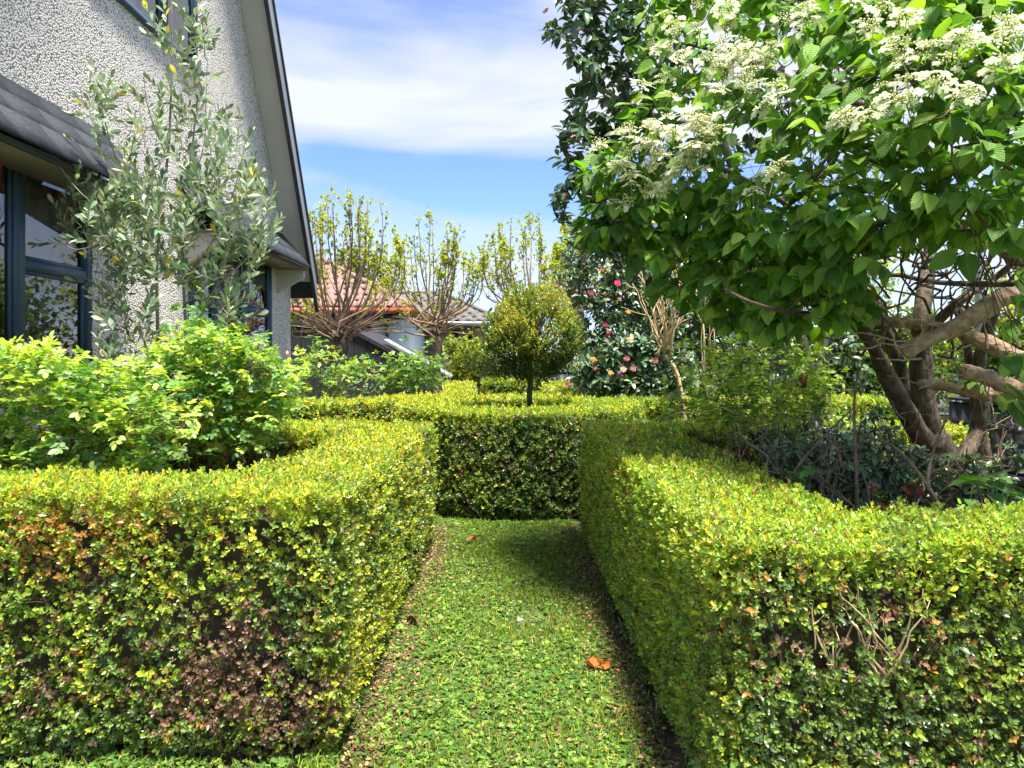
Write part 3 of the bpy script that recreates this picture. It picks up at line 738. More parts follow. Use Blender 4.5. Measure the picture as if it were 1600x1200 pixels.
def crumpled(px, py, sz, col, label, seed, name='fallen_leaf', n=1):
    """a curled dead leaf (or a wilted bloom of several) lying on the grass"""
    d = H * F / (py - CY) * .975; p0 = P(px, py, d); p0[2] = .05; sz *= 1.25
    r = np.random.default_rng(seed); Vs = []; Fs = []; Cs = []; b = 0
    T = tmpl_grid(6, 4, ellip, .38, .35, .9, .05, seed)
    th = Thing(name, label, 'leaf' if n == 1 else 'dead flower', p0)
    for i in range(n):
        a = r.uniform(0, 6.28); dd = np.array([[math.cos(a), math.sin(a), r.uniform(0, .5)]])
        V, Fc, C, U = leaves(T, (p0 + np.array([r.normal(0, sz * .25), r.normal(0, sz * .2), sz * .12 * i / n]))[None], dd, np.array([[r.normal(0, .4), r.normal(0, .4), 1]]), np.array([sz * r.uniform(.6, 1)]), np.array([col]), None)
        V = V + .08 * sz * noise3(V, 90, seed + i)[:, None]
        mesh_np('blade' if n == 1 else 'petal', V, Fc, M_DRY, th, col=jit_col(C, len(C), .12, .05, r), uv=U, smooth=True)
    if n == 1:
        T_ = Tubes(); T_.add([p0, p0 + [-.02, -.01, .008]], (.001, .0008), 3); T_.build('stalk', M_TWIGD, th)
crumpled(933, 1047, .05, (.5, .14, .03), 'crumpled bright orange dead bloom lying on the grass near the right hedge', 61, 'fallen_flower', 5)
crumpled(928, 1033, .03, (.14, .03, .02), 'small dark red curl beside the orange dead bloom on the grass', 62)
crumpled(750, 848, .07, (.42, .12, .07), 'reddish brown leaf on the grass close to the round hedge', 63)
crumpled(643, 977, .06, (.13, .075, .06), 'dull brown leaf on the grass at the foot of the left hedge', 64)
crumpled(803, 972, .04, (.35, .37, .4), 'pale grey leaf lying in the middle of the path', 65)
crumpled(815, 915, .035, (.03, .03, .025), 'black shrivelled leaf in the middle of the path', 66)
crumpled(667, 1012, .03, (.5, .2, .06), 'small orange leaf fragment on the left side of the path', 67)
crumpled(743, 1116, .035, (.22, .07, .05), 'flat dark red leaf near the bottom of the picture on the path', 68)
crumpled(870, 863, .05, (.3, .14, .07), 'brown leaf right of the reddish one before the round hedge', 69)

# ------------------------------------------------------------------ plant machinery
def poly_sample(poly, n, seed):
    r = np.random.default_rng(seed); poly = np.asarray(poly, float); lo, hi = poly.min(0), poly.max(0); o = []
    while sum(map(len, o)) < n:
        p = np.column_stack([r.uniform(lo[0], hi[0], n * 2), r.uniform(lo[1], hi[1], n * 2)]); o.append(p[in_poly(p, poly)])
    return np.concatenate(o)[:n]
def nearest(q, sk):
    out_ = np.empty(len(q), int)
    for i in range(0, len(q), 400):
        d = ((q[i:i + 400, None] - sk[None]) ** 2).sum(-1); out_[i:i + 400] = d.argmin(1)
    return out_
def twigs_to(clusters, skel, hubs, r_hub, r_twig, sag, amp, r, T, kt=3):
    """hub branches grow out of the skeleton, twigs from them to every cluster; returns the origin of each twig"""
    skel = np.asarray(skel)
    if hubs:
        hi = r.choice(len(clusters), min(hubs, len(clusters)), replace=False)
        hub = clusters[hi]; nn = nearest(hub, skel); order = np.argsort(((hub - skel[nn]) ** 2).sum(1)); sk = [skel]
        for i in order:
            A = np.concatenate(sk); j = ((A - hub[i]) ** 2).sum(1).argmin()
            ln = wiggle(A[j], hub[i], 7, amp, sag, r); T.add(ln, (r_hub, r_hub * .4), 4); sk.append(ln)
        skel = np.concatenate(sk)
    nn = nearest(clusters, skel); src = skel[nn]
    for a, c in zip(src, clusters):
        if ((c - a) ** 2).sum() > 1e-4: T.add(wiggle(a, c, 4, amp, sag, r), (r_twig, r_twig * .5), kt)
    return src
def split_leaves(T, ps, ds, ns, sz, col, mat, th, n=300, nm='leaf', rest='leaves'):
    m = pick_front(ps, n, sz)
    single_leaves(T, ps[m], ds[m], ns[m], sz[m], col[m], mat, th, nm)
    leaf_mesh(rest, T, ps[~m], ds[~m], ns[~m], sz[~m], col[~m], mat, th, kind='stuff')

# ------------------------------------------------------------------ silver leaved shrub by the house
def silver():
    r = np.random.default_rng(71); D = 5.05
    th = Thing('silver_shrub', 'tall airy shrub with silvery grey green leaves against the roughcast wall', 'shrub', (P(245, 700, D)[0], D, 0))
    T = Tubes(); sk = []
    def limb(pts, r0, r1, k=6):
        q = spline(np.array([P(a, b, c) for a, b, c in pts]), 16); T.add(q, (r0, r1), k); sk.append(q)
    limb([(247, 760, 5.1), (246, 620, 5.1), (247, 520, 5.1), (245, 400, 5.05), (262, 250, 5.0), (268, 120, 4.95), (268, 10, 4.9), (262, -60, 4.9)], .018, .003)
    limb([(249, 760, 5.1), (288, 560, 5.0), (286, 420, 4.95), (292, 300, 4.9), (305, 190, 4.9), (312, 110, 4.85)], .014, .003)
    limb([(246, 700, 5.1), (228, 540, 4.9), (178, 470, 4.7), (150, 400, 4.6), (130, 330, 4.55)], .010, .002)
    limb([(245, 400, 5.05), (215, 330, 4.9), (175, 230, 4.8), (150, 130, 4.7)], .009, .002)
    limb([(215, 330, 4.9), (150, 320, 4.7), (100, 270, 4.6), (82, 225, 4.55)], .007, .002)
    limb([(228, 540, 4.9), (190, 560, 4.7), (150, 520, 4.6)], .006, .002)
    limb([(248, 440, 5.05), (190, 380, 4.8), (120, 390, 4.65), (90, 370, 4.6)], .007, .002)
    limb([(286, 440, 4.95), (330, 380, 4.8), (365, 300, 4.8), (385, 215, 4.8)], .009, .002)
    limb([(290, 560, 5.0), (330, 460, 4.8), (390, 400, 4.7), (425, 340, 4.7)], .009, .002)
    limb([(286, 480, 4.95), (345, 420, 4.7), (370, 370, 4.6), (405, 390, 4.6)], .007, .002)
    limb([(262, 250, 5.0), (232, 170, 4.9), (224, 110, 4.85)], .006, .002)
    limb([(292, 300, 4.9), (318, 230, 4.85), (322, 150, 4.85), (324, 95, 4.85)], .006, .002)
    limb([(240, 520, 5.0), (215, 600, 4.8), (180, 580, 4.7)], .005, .002)
    limb([(245, 380, 5.05), (250, 300, 4.8), (225, 220, 4.7), (215, 130, 4.7)], .006, .002)
    sk = np.concatenate(sk)
    zones = [([(75, 215), (110, 240), (170, 300), (200, 380), (140, 410), (80, 390), (75, 330), (110, 300)], 40), ([(125, 110), (165, 110), (200, 220), (230, 300), (180, 290), (140, 200)], 18),
             ([(210, 5), (300, 20), (330, 40), (325, 130), (290, 110), (235, 90)], 18), ([(200, 130), (300, 110), (330, 180), (340, 300), (180, 320), (190, 220)], 50),
             ([(180, 300), (400, 280), (435, 330), (420, 400), (380, 440), (300, 440), (200, 430), (150, 400)], 150), ([(330, 170), (395, 210), (400, 290), (330, 300)], 22),
             ([(140, 420), (230, 430), (240, 520), (200, 570), (150, 550), (135, 480)], 26), ([(150, 545), (200, 550), (210, 600), (160, 600), (135, 570)], 9), ([(280, 440), (390, 430), (400, 500), (300, 500)], 16)]
    cl = np.concatenate([np.column_stack([q, np.full(len(q), 4.85)]) for q in [poly_sample(z, n, 72 + i) for i, (z, n) in enumerate(zones)]])
    cl = PP(cl[:, 0], cl[:, 1], 4.8 + r.normal(0, .2, len(cl)).clip(-.38, .25))
    # all limbs' own tips carry leaves too
    src = twigs_to(cl, sk, 40, .0045, .0022, -.12, .12, r, T)
    T.build('stems', M_BARKG, th)
    ax = unit(unit(cl - src) * .9 + np.array([0, 0, 1.0]) + r.normal(0, .33, (len(cl), 3)))
    ps = []; ds = []; ns = []
    # leaves up each shoot: spiral of about a dozen over 20 cm
    n = 11; a = unit(np.cross(ax, r.normal(size=ax.shape))); b = np.cross(ax, a)
    T2 = Tubes()
    for i in range(len(cl)): T2.add([cl[i] - ax[i] * .1, cl[i], cl[i] + ax[i] * .12], (.0022, .001), 3)
    T2.build('shoots', M_BARKG, th, kind='stuff')
    for k in range(n):
        t = k / (n - 1); ph = k * 2.4 + r.normal(0, .2, len(cl)); rad = a * np.cos(ph)[:, None] + b * np.sin(ph)[:, None]; sp = 1.05 - .75 * t + r.normal(0, .12, len(cl))
        ps.append(cl + ax * (-.1 + .215 * t)); ds.append(ax * np.cos(sp)[:, None] + rad * np.sin(sp)[:, None]); ns.append(ax * .8 - rad * .6 + r.normal(0, .2, (len(cl), 3)))
    ps, ds, ns = map(np.concatenate, (ps, ds, ns)); M = len(ps)
    c = np.where((r.random(M) < .4)[:, None], np.array([.34, .39, .27]), np.array([.15, .22, .12])); c = np.where((r.random(M) < .022)[:, None], np.array([.62, .48, .05]), c)
    split_leaves(T_SILV, ps, ds, ns, r.uniform(.058, .092, M), jit_col(c * 1.2, M, .2, .06, r), M_SILV, th)
silver()

# ------------------------------------------------------------------ rose bushes
def rose(label, zones, loc, seed, leafs, dmid, dth, cols, n_single=220, buds=6, group='rose bushes in the hedged beds', name='rose_bush', canes=16, droop=.15):
    r = np.random.default_rng(seed); th = Thing(name, label, 'rose bush' if name == 'rose_bush' else 'shrub', (*loc, 0), group)
    T = Tubes(); cl = []
    for z, n in zones: cl.append(poly_sample(z, n, seed + len(cl) * 7))
    q = np.concatenate(cl)
    g_ = noise3(np.column_stack([q / 26.0, np.zeros(len(q))]), 1.0, seed + 2) + .6 * noise3(np.column_stack([q / 9.0, np.zeros(len(q))]), 1.0, seed + 3)
    q = q[r.random(len(q)) > np.clip((g_ - .1) * 1.6, 0, .85)]
    up_ = r.random(len(q)) < .16; q[up_, 1] -= r.exponential(13, up_.sum()); q[:, 0] += r.normal(0, 7, len(q)); q[:, 1] += r.normal(0, 5, len(q))
    d = dmid + r.uniform(-dth, dth, len(q)); c = PP(q[:, 0], q[:, 1], d); c = c[c[:, 2] > .15]
    # canes from the crown of roots
    base = np.array([loc[0], loc[1], 0.0]); sk = []
    tips = c[r.choice(len(c), canes, replace=False)]
    for t_ in tips:
        b0 = base + np.array([r.normal(0, .12), r.normal(0, .1), 0]); mid = (b0 + t_) / 2 + np.array([r.normal(0, .06), r.normal(0, .06), .12 + r.uniform(0, .15)])
        ln = spline([b0, mid, t_], 12); T.add(ln, (.007, .0025), 4); sk.append(ln)
    sk = np.concatenate(sk); src = twigs_to(c, sk[sk[:, 2] > .25] if (sk[:, 2] > .25).any() else sk, 18, .0035, .0016, -.1, .12, r, T)
    T.build('canes', M_TWIG if name == 'rose_bush' else M_TWIGD, th)
    ax = unit(unit(c - src) * .4 + np.array([0, 0, .6]) + r.normal(0, .45, c.shape))
    ps = []; ds = []; ns = []; ii = []
    # compound leaf: 5 leaflets on a short stalk, three of them per cluster
    for g in range(3):
        e = unit(ax * .5 + unit(r.normal(size=c.shape)) * 1.0 + [0, -.25, .15]); e[:, 2] -= droop
        st = c + r.normal(0, .012, c.shape); sd = unit(np.cross(e, [0, 0, 1.0])); upn = np.cross(sd, e) + r.normal(0, .25, c.shape); upn[:, 2] = np.abs(upn[:, 2]) + .3
        for (t, sgn, an) in ((.4, 1, 1.1), (.4, -1, 1.1), (.8, 1, .95), (.8, -1, .95), (1.0, 0, 0)):
            ps.append(st + e * (t * leafs * 1.75)); ds.append(e * math.cos(an) + sd * sgn * math.sin(an) + r.normal(0, .13, c.shape)); ns.append(upn + r.normal(0, .18, c.shape)); ii.append(np.arange(len(c)))
    ps, ds, ns, ii = map(np.concatenate, (ps, ds, ns, ii)); M = len(ps); k = r.random(len(c)) ; cb = np.array(cols)[(k[ii] * len(cols)).astype(int)]
    split_leaves(T_ROSE, ps, ds, ns, leafs * r.uniform(.75, 1.25, M), jit_col(cb, M, .22, .08, r), M_ROSE, th, n_single)
    for b_ in range(buds):
        j = r.integers(len(c)); bc = c[j] + [0, -.03, .05]
        V, Fq = uv_ball(bc, (.011, .011, .02), 6, 5); mesh_np('bud', V, Fq, M_BUD, th, smooth=True)
    return th
def uv_ball(c, rad, n=8, m=6, noise=0.0, seed=0):
    V = []; Fq = []
    for i in range(m + 1):
        th_ = math.pi * i / m
        for j in range(n): V.append([math.sin(th_) * math.cos(2 * math.pi * j / n), math.sin(th_) * math.sin(2 * math.pi * j / n), math.cos(th_)])
    V = np.array(V)
    if noise: V = V * (1 + noise * noise3(V * 3, 1, seed))[:, None]
    for i in range(m):
        for j in range(n): Fq.append([i * n + j, (i + 1) * n + j, (i + 1) * n + (j + 1) % n, i * n + (j + 1) % n])
    return V * np.array(rad) + np.array(c), np.array(Fq)
M_BUD = pmat('rose_bud', (.6, .3, .16), (.75, .42, .28), .6, 60)
RC1 = [(.42, .56, .09), (.33, .5, .1), (.17, .34, .07), (.5, .58, .12), (.1, .22, .06), (.24, .4, .14)]
rose('low spreading rose bush with lime leaves under the first window, left edge', [([(-40, 565), (60, 545), (130, 580), (230, 570), (290, 620), (300, 700), (250, 735), (90, 775), (-40, 800)], 1000), ([(-40, 540), (30, 560), (100, 575), (130, 570), (130, 600), (-40, 600)], 40)], (-2.15, 3.7), 81, .036, 3.45, .38, RC1, 260)
rose('tall rose bush with lime leaves and apricot buds beside the silvery shrub', [([(215, 585), (250, 545), (300, 512), (360, 510), (410, 535), (465, 570), (470, 610), (450, 640), (430, 690), (330, 710), (260, 660), (215, 610)], 950)], (-1.95, 4.45), 82, .036, 4.35, .35, RC1, 260, 10)
rose('small rose bush at the foot of the dark garage below the first pollard', [([(455, 600), (470, 560), (500, 545), (540, 555), (585, 570), (590, 585), (545, 600), (540, 622), (450, 625)], 260)], (-2.65, 9.4), 83, .04, 9.3, .4, RC1, 60, 0)
rose('round leafy green bush right of the pale lean-to roof behind the hedge', [([(560, 612), (590, 580), (640, 555), (690, 565), (705, 590), (680, 605), (620, 615)], 330)], (-1.5, 10.4), 84, .045, 10.4, .5, [(.1, .22, .05), (.16, .3, .06), (.25, .36, .06)], 60, 0)
rose('straggly rose bush of lime leaves in the right bed before the camellias', [([(1050, 600), (1070, 560), (1120, 545), (1200, 535), (1290, 545), (1310, 600), (1290, 650), (1200, 670), (1130, 680), (1030, 640)], 640), ([(1030, 620), (1300, 600), (1330, 680), (1180, 700), (1060, 690)], 60)], (1.75, 4.3), 85, .027, 4.4, .4, [(.42, .56, .07), (.26, .42, .06), (.12, .24, .05), (.34, .48, .07)], 260, 3, canes=26)

# ------------------------------------------------------------------ viburnum tree on the right
VB_D = lambda x, y: np.interp(x, [900, 1000, 1150, 1300, 1600, 1700], [3.7, 3.55, 3.2, 2.65, 2.1, 2.1]) + np.interp(y, [-60, 60, 200, 400, 540], [.6, .3, 0, .15, .3])
VB_OLD = lambda x, y: np.interp(x, [900, 1000, 1150, 1300, 1600, 1700], [3.0, 2.8, 2.35, 1.95, 1.85, 1.9]) + np.interp(y, [-60, 60, 200, 400, 540], [.75, .35, 0, .25, .5])
def petal_fan(c, n3, size, col, r, npet=5):
    """one flat five lobed floret"""
    a = unit(np.cross(n3, r.normal(size=3))); b = np.cross(n3, a); V = []; Fq = []
    ph = r.uniform(0, 6.28)
    for k in range(npet):
        t = ph + k * 2 * math.pi / npet; d = a * math.cos(t) + b * math.sin(t); e = np.cross(n3, d); s = size * r.uniform(.8, 1.1); q = len(V)
        V += [c, c + d * s * .5 - e * s * .36 + n3 * s * .03, c + d * s * .9 - e * s * .3 - n3 * s * .05, c + d * s - n3 * s * .08, c + d * s * .9 + e * s * .3 - n3 * s * .05, c + d * s * .5 + e * s * .36 + n3 * s * .03]
        Fq += [[q, q + 1, q + 2, q + 3], [q, q + 3, q + 4, q + 5]]
    return V, Fq, [col] * len(V)
def lacecap(seed, white=6, R_=.042):
    r = np.random.default_rng(seed); V = []; Fq = []; C = []
    for k in range(white):
        t = k * 2 * math.pi / max(white, 1) + r.normal(0, .25); c = np.array([math.cos(t) * R_, math.sin(t) * R_, r.normal(0, .004)])
        v, f, cc = petal_fan(c, unit(np.array([math.cos(t) * .3, math.sin(t) * .3, 1]) + r.normal(0, .15, 3)), r.uniform(.015, .021), (.8, .8, .64), r)
        b = len(V); V += [np.array(x) for x in v]; C += cc; Fq += [[b + i for i in q] for q in f]
    for k in range(30):
        t = k * 2.4; rad = R_ * .8 * math.sqrt(k / 30); c = np.array([math.cos(t) * rad, math.sin(t) * rad, .006 + r.normal(0, .003)]); s = r.uniform(.0028, .0048)
        v, f = uv_ball(c, (s, s, s), 4, 3); b = len(V); V += list(v); col = (.62, .64, .26) if r.random() < .6 else (.78, .78, .52); C += [col] * len(v); Fq += [[b + i for i in q] for q in f]
    # stalk
    b = len(V); s = .0022
    V += [np.array(x) for x in ((-s, 0, -.07), (s, 0, -.07), (s, 0, 0), (-s, 0, 0), (0, -s, -.07), (0, s, -.07), (0, s, 0), (0, -s, 0))]; C += [(.25, .33, .08)] * 8
    Fq += [[b, b + 1, b + 2, b + 3], [b + 4, b + 5, b + 6, b + 7]]
    return mesh_np('flower_cluster', V, np.array(Fq), M_PETAL, None, col=np.array(C), link=False)
def viburnum():
    r = np.random.default_rng(101); base = P(1475, 900, 4.2)
    th = Thing('viburnum_tree', 'spreading viburnum tree in the right bed with flat white lacecap flowers', 'tree', (base[0], base[1], 0))
    T = Tubes(); sk = []
    def limb(pts, r0, r1, k=8, n=18, tubes=None, keep=True):
        if keep: pts = [(a_, b_, c_ + (float(VB_D(a_, b_)) - float(VB_OLD(a_, b_)) + .22 if a_ < 1620 and b_ < 460 else 0)) for a_, b_, c_ in pts]
        q = spline(np.array([P(*p) for p in pts]), n); q += (noise3(q, 9, 5)[:, None] * .012) * unit(r.normal(size=(1, 3)))
        (tubes or T).add(q, np.linspace(r0, r1, n) * (1 + .16 * noise3(q, 16, 6) + .08 * noise3(q, 41, 7)), k)
        if keep: sk.append(q)
    TT = Tubes()
    limb([(1478, 935, 4.2), (1475, 800, 4.2), (1470, 720, 4.2), (1450, 680, 4.15)], .135, .09, 12, 10, TT)
    limb([(1470, 720, 4.2), (1430, 665, 4.1), (1395, 600, 3.95), (1375, 560, 3.8), (1345, 515, 3.6)], .062, .034, 10, 14, TT)
    limb([(1462, 715, 4.2), (1442, 620, 4.15), (1440, 540, 4.1), (1442, 480, 4.05), (1455, 380, 3.9), (1470, 250, 3.6), (1480, 60, 3.2)], .075, .026, 10, 20, TT)
    limb([(1448, 690, 4.2), (1425, 625, 4.25), (1398, 555, 4.3), (1380, 500, 4.2), (1350, 440, 3.9)], .05, .024, 9, 14, TT)
    limb([(1490, 745, 4.2), (1520, 690, 4.4), (1535, 640, 4.4), (1530, 560, 4.3), (1560, 470, 4.1), (1620, 400, 3.8)], .055, .026, 9, 16, TT)
    limb([(1545, 830, 4.5), (1540, 720, 4.5), (1528, 640, 4.5), (1515, 560, 4.4), (1500, 480, 4.3)], .045, .024, 9, 14, TT)
    TT.build('trunk', M_BARKV, th)
    limb([(1345, 515, 3.6), (1270, 440, 3.3), (1180, 400, 3.1), (1080, 360, 3.0), (990, 330, 2.95)], .035, .006)
    limb([(1350, 440, 3.9), (1290, 370, 3.3), (1200, 300, 2.9), (1090, 250, 2.8), (1000, 240, 2.9)], .028, .005)
    limb([(1470, 250, 3.6), (1380, 180, 3.0), (1250, 130, 2.7), (1120, 80, 2.8), (1020, 60, 3.0)], .026, .005)
    limb([(1480, 100, 3.2), (1380, 20, 2.9), (1250, -20, 2.8), (1120, -30, 3.0)], .02, .005)
    limb([(1700, 470, 3.4), (1600, 415, 3.1), (1540, 375, 2.9), (1480, 350, 2.7), (1400, 280, 2.4), (1300, 210, 2.2), (1200, 180, 2.3)], .035, .006)
    limb([(1620, 400, 3.8), (1600, 320, 3.0), (1560, 220, 2.4), (1500, 160, 2.2), (1400, 110, 2.15)], .03, .006)
    limb([(1700, 300, 2.6), (1600, 200, 2.2), (1560, 110, 2.1), (1480, 60, 2.2)], .022, .006)
    limb([(1760, 455, 3.2), (1640, 445, 3.0), (1540, 443, 2.9), (1450, 440, 2.9), (1370, 425, 2.8), (1280, 385, 2.7), (1180, 370, 2.7)], .022, .005)
    limb([(1340, 505, 3.5), (1250, 490, 3.0), (1170, 470, 2.8), (1110, 440, 2.8)], .016, .004)
    limb([(1445, 520, 4.0), (1500, 470, 3.6), (1560, 430, 3.4), (1640, 360, 3.2)], .03, .01)
    for k in range(60):   # fine dark tracery seen against the light
        x0 = r.uniform(1340, 1600); y0 = r.uniform(380, 560); a = P(x0, y0, r.uniform(2.9, 3.8)); b = P(x0 + r.normal(0, 90), y0 - r.uniform(40, 170), r.uniform(2.6, 3.6))
        T.add(wiggle(a, b, 9, .12, 0, r), (r.uniform(.004, .009), .0025), 4)
    # leaf clusters
    main = [(985, -50), (1010, 40), (975, 110), (1000, 170), (930, 235), (905, 300), (915, 350), (985, 390), (1040, 440), (1110, 490), (1180, 520), (1260, 505), (1340, 500), (1345, 400), (1440, 370), (1480, 330), (1560, 330), (1620, 310), (1660, 100), (1660, -50)]
    zs = [(main, 800), ([(1100, 320), (1340, 330), (1345, 500), (1180, 520), (1080, 470)], 170), ([(910, 270), (1040, 200), (1080, 330), (1000, 390), (915, 350)], 60), ([(1500, 560), (1640, 540), (1640, 620), (1540, 610)], 8), ([(1440, 330), (1640, 300), (1640, 420), (1500, 370)], 34), ([(1560, 440), (1640, 420), (1640, 560), (1580, 540)], 8)]
    ps_ = np.concatenate([poly_sample(z, n, 102 + i) for i, (z, n) in enumerate(zs)])
    d = VB_D(ps_[:, 0], ps_[:, 1]) + r.exponential(.36, len(ps_)).clip(0, 1.4) - .12
    cl = PP(ps_[:, 0], ps_[:, 1], d); cl[:, 2] = cl[:, 2] * .55 + .45 * (np.round(cl[:, 2] / .16) * .16)   # tiers
    src = twigs_to(cl, np.concatenate(sk), 90, .006, .0025, -.04, .1, r, T)
    T.build('branches', M_TWIGD, th)
    ax = unit(unit(cl - src) * [1, 1, .4] + r.normal(0, .35, cl.shape) + [-.15, -.35, .05])
    ps = []; ds = []; ns = []; sd = unit(np.cross(ax, [0, 0, 1.0]))
    for (t, sg, an, dr) in ((.0, 1, 1.15, .6), (.0, -1, 1.15, .6), (.05, 1, .6, .75), (.05, -1, .6, .7), (.06, 0, .0, .55)):
        ps.append(cl + ax * t + r.normal(0, .012, cl.shape)); e = ax * math.cos(an) + sd * sg * math.sin(an) + r.normal(0, .22, cl.shape); e[:, 2] -= dr * r.uniform(.4, 1.5, len(cl))
        ds.append(e); nn_ = np.tile([0, -.35, 1.], (len(cl), 1)) + sd * sg * .25 + r.normal(0, .3, cl.shape); ns.append(nn_)
    ps, ds, ns = map(np.concatenate, (ps, ds, ns)); M = len(ps)
    k = r.random(M); c = np.where((k < .3)[:, None], np.array([.26, .42, .05]), np.where((k < .75)[:, None], np.array([.14, .29, .04]), np.array([.07, .17, .03])))
    split_leaves(T_VIB, ps, ds, ns, np.minimum(r.uniform(.055, .1, M) * (.75 + .13 * ps[:, 1]), .118), jit_col(c, M, .14, .07, r), M_VIB, th)
    # flower clusters standing above the tiers
    fl = [([(1010, 0), (1120, 0), (1230, 20), (1220, 90), (1140, 110), (1010, 80)], 22), ([(1060, 80), (1230, 60), (1240, 120), (1130, 160), (1090, 130)], 16), ([(985, 110), (1060, 80), (1090, 140), (1020, 160)], 5),
          ([(920, 215), (1010, 190), (1100, 160), (1130, 190), (1120, 260), (1050, 300), (1000, 310), (940, 240)], 60), ([(1000, 200), (1100, 190), (1100, 250), (1010, 270)], 14), ([(955, 300), (1020, 290), (1000, 330), (955, 325)], 4), ([(1240, 0), (1420, -10), (1420, 30), (1250, 40)], 8),
          ([(1380, 120), (1530, 120), (1520, 155), (1370, 160)], 9), ([(1395, 65), (1520, 50), (1510, 95), (1400, 100)], 10), ([(1480, 30), (1590, 20), (1590, 60), (1500, 70)], 7), ([(1560, 90), (1600, 90), (1600, 120), (1560, 120)], 3), ([(1180, 260), (1230, 260), (1220, 275), (1180, 275)], 2), ([(1160, 295), (1180, 290), (1175, 305)], 1), ([(1280, 165), (1360, 165), (1360, 190), (1290, 185)], 4), ([(1130, 100), (1240, 130), (1200, 170), (1140, 170)], 8), ([(1350, 30), (1380, 50), (1370, 75), (1345, 70)], 2)]
    meshes = [lacecap(110 + i, w_) for i, w_ in enumerate([7, 6, 5, 4, 3, 7, 1, 0])]
    q = np.concatenate([poly_sample(z, n, 120 + i) for i, (z, n) in enumerate(fl)])
    for i, (x, y) in enumerate(q):
        p = P(x, y, float(VB_D(x, y)) - r.uniform(.16, .32)); o = bpy.data.objects.new('flower_cluster', meshes[r.integers(len(meshes))]); COL.objects.link(o); o.parent = th.o
        o.location = p - th.loc; o.rotation_euler = (r.normal(.25, .25), r.normal(-.1, .25), r.uniform(0, 6.28)); o.scale = (r.uniform(.85, 1.3),) * 3
    # sawn and broken limbs, nearer the camera
    for (nm, pts, r0, r1) in (('broken_limb', [(1412, 553, 2.75), (1450, 530, 2.72), (1490, 512, 2.7), (1540, 482, 2.7), (1575, 462, 2.75), (1640, 470, 2.9), (1740, 500, 3.2)], .030, .042),
                              ('broken_limb', [(1505, 580, 2.9), (1550, 592, 2.9), (1600, 612, 2.9), (1700, 640, 3.1)], .032, .045),
                              ('broken_limb', [(1436, 598, 3.2), (1480, 604, 3.2), (1540, 615, 3.1), (1600, 606, 3.1), (1700, 600, 3.2)], .02, .05),
                              ('broken_limb', [(1310, 500, 3.4), (1400, 503, 3.3), (1480, 515, 3.2), (1540, 535, 3.1), (1600, 562, 3.05), (1720, 600, 3.1)], .02, .045)):
        A = Tubes(); q = spline(np.array([P(*p) for p in pts]), 26); rad = np.linspace(r0, r1, 26) * (1 + .16 * noise3(q, 30, 8) + .08 * noise3(q, 70, 9))
        A.add(q, rad, 12); 
        for k in range(5 if r0 > .025 else 2):   # side twigs and stubs
            b = q[r.integers(0, 10)]; A.add(wiggle(b, b + np.array([r.normal(-.05, .12), r.normal(-.02, .05), r.normal(.05, .12)]), 6, .1, 0, r), (.005, .0022), 4)
        A.build(nm, M_BARKC, th)
    A = Tubes()
    for (x0, y0, x1, y1) in ((1430, 535, 1366, 468), (1432, 537, 1483, 464), (1470, 515, 1395, 478), (1455, 535, 1330, 520), (1440, 540, 1335, 541), (1500, 500, 1530, 505), (1440, 560, 1370, 560), (1480, 535, 1545, 500)):
        A.add(wiggle(P(x0, y0, 2.72), P(x1, y1, 2.6 + r.uniform(0, .2)), 8, .07, 0, r), (.006, .0022), 5)
    A.build('dead_twigs', M_BARKC, th, kind='stuff')
viburnum()

# ------------------------------------------------------------------ camellias
def camellia_bloom(p, rad, col, seed, mat, th, name='flower', toward=(-.2, -1, .35)):
    r = np.random.default_rng(seed); V = []; Fq = []; C = []; n3 = unit(np.array(toward, float) + r.normal(0, .3, 3)); p = np.array(p)
    for layer, (n, rr, lift) in enumerate(((7, 1.0, 0), (6, .72, .18), (5, .42, .3))):
        for k in range(n):
            a = unit(np.cross(n3, [.3, .5, .8])); b = np.cross(n3, a); t = k * 2 * math.pi / n + layer * .5 + r.normal(0, .15); d = a * math.cos(t) + b * math.sin(t); e = np.cross(n3, d); s = rad * rr * r.uniform(.85, 1.1); q = len(V); L0 = n3 * rad * lift
            V += [p + L0, p + L0 + d * s * .55 - e * s * .38 + n3 * s * .1, p + L0 + d * s - e * s * .2 + n3 * s * .28, p + L0 + d * s + e * s * .2 + n3 * s * .28, p + L0 + d * s * .55 + e * s * .38 + n3 * s * .1]
            C += [np.clip(np.array(col) * r.uniform(.75, 1.15), 0, .95)] * 5; Fq += [[q, q + 1, q + 2], [q, q + 2, q + 3], [q, q + 3, q + 4]]
    mesh_np(name, V, np.array(Fq), mat, th, col=np.array(C))
